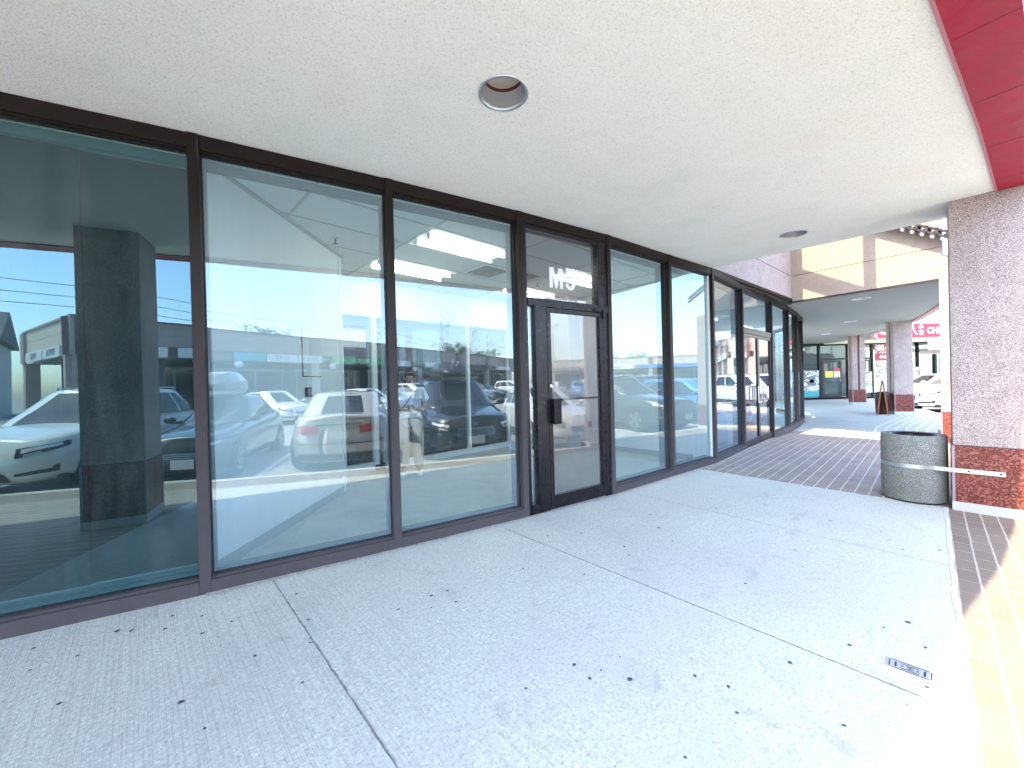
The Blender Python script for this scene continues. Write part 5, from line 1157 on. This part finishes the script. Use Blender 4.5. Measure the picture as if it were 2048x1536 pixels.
car('suv', black, 'black SUV reflected behind the taxi', (15.8, 6.6, ROAD), HEADR)
# directly visible cars by the wide pillar
car('crossover', white, 'white crossover with tall dark grille seen between the wide pillar and the nearest pillar', (17.55, 15.05, ROAD), math.atan2(.12, -.99), face='tall')
car('wagon', greyblue, 'grey blue car with white roof and red tail lamp behind the white crossover', (20.1, 17.9, ROAD), math.atan2(-.1, .99), opts=())
# far rows in the lot
protos = {}
FAR = [('sedan', white, (12.3, -12.6), 90, 'white sedan parked by the strip mall, reflected in the white wall'), ('hatch', greyblue, (15.2, -12.4), 90, 'grey blue hatchback beside the white sedan by the strip mall'), ('suv', white, (18.2, -12.6), 90, 'white SUV parked by the strip mall'), ('sedan', dgrey, (21.0, -12.5), 90, 'dark sedan parked by the strip mall'), ('suv', silver, (24.5, -12.4), 90, 'beige SUV farther along the strip mall'), ('sedan', black, (27.3, -12.4), 90, 'black sedan farther along the strip mall'),
       ('sedan', white, (31, -5), 180, 'white sedan in the middle row, reflected above the crossover'), ('hatch', blue, (31, -2.2), 0, 'blue hatchback in the middle row'), ('suv', greyblue, (30.5, .8), 180, 'grey blue SUV in the middle row'), ('sedan', silver, (31, 3.8), 0, 'beige sedan in the middle row'), ('suv', black, (31, 6.8), 180, 'black SUV in the middle row'), ('sedan', white, (31, 9.8), 0, 'white sedan at the end of the middle row'),
       ('sedan', white, (28, 16.5), 200, 'white sedan by the salmon block'), ('hatch', red_, (25.0, 14.3), 200, 'dark red hatchback by the salmon block'), ('sedan', silver, (21.5, 11.8), 200, 'beige sedan in the row before the salmon block'),
       ('suv', white, (33.5, -12.4), 90, 'white SUV near the far end of the strip mall'), ('sedan', greyblue, (36.4, -12.4), 90, 'grey blue sedan near the far end of the strip mall'), ('sedan', white, (7.0, -12.6), 90, 'white sedan in front of the squared letter sign')]
for kd, pm, (x, y), ang, lb in FAR:
    kx = (kd, pm.name)
    if kx not in protos: protos[kx] = car(kd, pm, lb, (x, y, ROAD), R(ang), group='cars in the far rows')
    else:
        o = copy_tree(protos[kx]); o.location = (x, y, ROAD); o.rotation_euler = (0, 0, R(ang)); o['label'] = lb

# ================================================================== the woman standing inside the empty shop
def person():
    px_, py_ = -1.50, 5.79; face = math.atan2(-py_, -px_)      # faces the camera
    t = thing('person', 'person with dark bobbed hair in white T-shirt and beige trousers, looking down at joined hands', 'person', (px_, py_, .012), face+math.pi/2)
    # local: facing -y, x to her left ... built with feet at z=0, height 1.55
    def skin(name, V, E, Rr, mt, parent, sub=2, root=0):
        me = bpy.data.meshes.new(name); me.from_pydata(V, E, []); o = bpy.data.objects.new(name, me); C.collection.objects.link(o)
        o.modifiers.new('s', 'SKIN'); o.modifiers.new('u', 'SUBSURF').levels = sub
        for i, r_ in enumerate(Rr): sv = me.skin_vertices[0].data[i]; sv.radius = r_ if isinstance(r_, tuple) else (r_, r_); sv.use_root = (i == root)
        bpy.context.view_layer.update(); m2 = bpy.data.meshes.new_from_object(o.evaluated_get(bpy.context.evaluated_depsgraph_get())); bpy.data.objects.remove(o)
        m2.materials.clear(); m2.materials.append(mt)
        for p_ in m2.polygons: p_.use_smooth = True
        q = bpy.data.objects.new(name, m2); link(q, parent); return q
    SK = mat('skin', (.52, .30, .21), .5); SH = mat('white_tshirt', (.72, .76, .82), .8); TRS = mat('beige_trousers', (.36, .32, .26), .85); HR = mat('dark_hair', (.02, .014, .012), .5)
    V = [(0, 0, .86), (0, 0, 1.0), (0, .005, 1.13), (0, .0, 1.23), (0, -.01, 1.30), (0, -.025, 1.345), (0, -.035, 1.41), (0, -.03, 1.475),
         (.085, 0, .80), (.095, -.01, .45), (.10, .02, .09), (.105, -.10, .035), (-.085, 0, .80), (-.10, .0, .45), (-.12, .02, .09), (-.13, -.10, .035),
         (.15, .0, 1.245), (.20, .02, 1.06), (.205, -.02, .99), (.10, -.20, .99), (.03, -.235, 1.0), (-.15, .0, 1.245), (-.20, .02, 1.06), (-.205, -.02, .99), (-.10, -.20, .98), (-.03, -.235, .985)]
    E_ = [(0, 1), (1, 2), (2, 3), (3, 4), (4, 5), (5, 6), (6, 7), (0, 8), (8, 9), (9, 10), (10, 11), (0, 12), (12, 13), (13, 14), (14, 15), (3, 16), (16, 17), (17, 18), (18, 19), (19, 20), (3, 21), (21, 22), (22, 23), (23, 24), (24, 25)]
    Rr = [(.14, .10), (.12, .09), (.13, .10), (.11, .08), .048, .047, (.070, .085), (.062, .078), .075, .05, .036, (.034, .028), .075, .05, .036, (.034, .028), .048, .040, .036, .026, (.03, .02), .048, .040, .036, .026, (.03, .02)]
    body = skin('body', V, E_, Rr, SK, t)
    # face: nose, eyes, mouth, ears
    bm = NB(); bmesh.ops.create_cone(bm, cap_ends=True, segments=8, radius1=.014, radius2=.004, depth=.035, matrix=Matrix.Translation((0, -.118, 1.425)) @ Matrix.Rotation(R(20), 4, 'X'))
    for s in (-1, 1): bmesh.ops.create_icosphere(bm, subdivisions=1, radius=1, matrix=Matrix.Translation((.073*s, -.03, 1.42)) @ Matrix.Diagonal((.01, .018, .028, 1)))
    obj('nose_and_ears', bm, SK, t, True)
    for s in (-1, 1):
        bm = NB(); bmesh.ops.create_icosphere(bm, subdivisions=2, radius=1, matrix=Matrix.Translation((.028*s, -.108, 1.437)) @ Matrix.Diagonal((.013, .006, .006, 1))); obj('eye', bm, HR, t, True)
    bm = NB(); bmesh.ops.create_icosphere(bm, subdivisions=2, radius=1, matrix=Matrix.Translation((0, -.113, 1.385)) @ Matrix.Diagonal((.022, .006, .006, 1))); obj('mouth', bm, mat('lips', (.45, .09, .09), .4), t, True)
    # hair: bob as a shell behind and around the face
    bm = NB(); bmesh.ops.create_uvsphere(bm, u_segments=24, v_segments=16, radius=1, matrix=Matrix.Translation((0, .004, 1.448)) @ Matrix.Diagonal((.094, .104, .108, 1)))
    for v_ in list(bm.verts):
        if v_.co.y < -.052 and v_.co.z < 1.49: bm.verts.remove(v_)
    for v_ in bm.verts:
        if v_.co.z < 1.43: v_.co.z -= .055*(1.43-v_.co.z)/.09; v_.co.x *= 1.04
        v_.co += Vector((random.uniform(-1, 1), random.uniform(-1, 1), random.uniform(-1, 1)))*.003
    obj('hair', bm, HR, t, True)
    # T-shirt
    V = [(0, 0, .87), (0, 0, 1.0), (0, .005, 1.13), (0, .0, 1.235), (0, -.005, 1.29), (.16, .0, 1.25), (.222, .02, 1.08), (-.16, .0, 1.25), (-.222, .02, 1.08)]
    E2 = [(0, 1), (1, 2), (2, 3), (3, 4), (3, 5), (5, 6), (3, 7), (7, 8)]
    skin('tshirt', V, E2, [(.175, .13), (.16, .12), (.165, .125), (.13, .10), (.07, .06), .072, .075, .072, .075], SH, t, 2, 1)
    V = [(0, 0, .88), (.085, 0, .80), (.10, -.01, .45), (.105, .01, .10), (-.085, 0, .80), (-.105, .0, .45), (-.12, .01, .10)]
    skin('trousers', V, [(0, 1), (1, 2), (2, 3), (0, 4), (4, 5), (5, 6)], [(.16, .12), (.10, .105), .085, .075, (.10, .105), .085, .075], TRS, t)
    for s, xx in ((1, .105), (-1, -.13)):
        bm = NB(); bmesh.ops.create_uvsphere(bm, u_segments=14, v_segments=8, radius=1, matrix=Matrix.Translation((xx, -.05, .035)) @ Matrix.Diagonal((.047, .125, .04, 1)))
        for v_ in bm.verts: v_.co.z = max(v_.co.z, .0)
        obj('shoe', bm, M['white'], t, True)
    # fingers folded over each other
    for s in (1, -1):
        for k in range(4):
            z = .965+.016*k+(.012 if s > 0 else 0); V = [(.04*s, -.235, z), (.012*s, -.262, z), (-.018*s, -.262, z-.003), (-.035*s+.003*k, -.248, z-.005)]
            skin('finger', V, [(0, 1), (1, 2), (2, 3)], [.0095, .009, .0085, .0075], SK, t, 1)
        V = [(.045*s, -.23, 1.02), (.025*s, -.25, 1.045), (.008*s, -.262, 1.055)]; skin('thumb', V, [(0, 1), (1, 2)], [.011, .010, .009], SK, t, 1)
    b = thing('shoulder_bag', 'olive shoulder bag hanging at the hip of the person', 'bag', (px_, py_, .012), face+math.pi/2)
    bm = NB(); box(bm, (-.26, -.10, .60), (-.17, .10, .84)); bevel(bm, .03, 3); obj('pouch', bm, mat('olive_bag', (.08, .09, .04), .7), b)
    bm = NB(); cyl(bm, (-.20, -.10, .82), (-.10, -.155, 1.02), .01, n=6); cyl(bm, (-.10, -.155, 1.02), (.10, -.10, 1.28), .01, n=6); obj('strap', bm, M['charcoal'], b)
person()
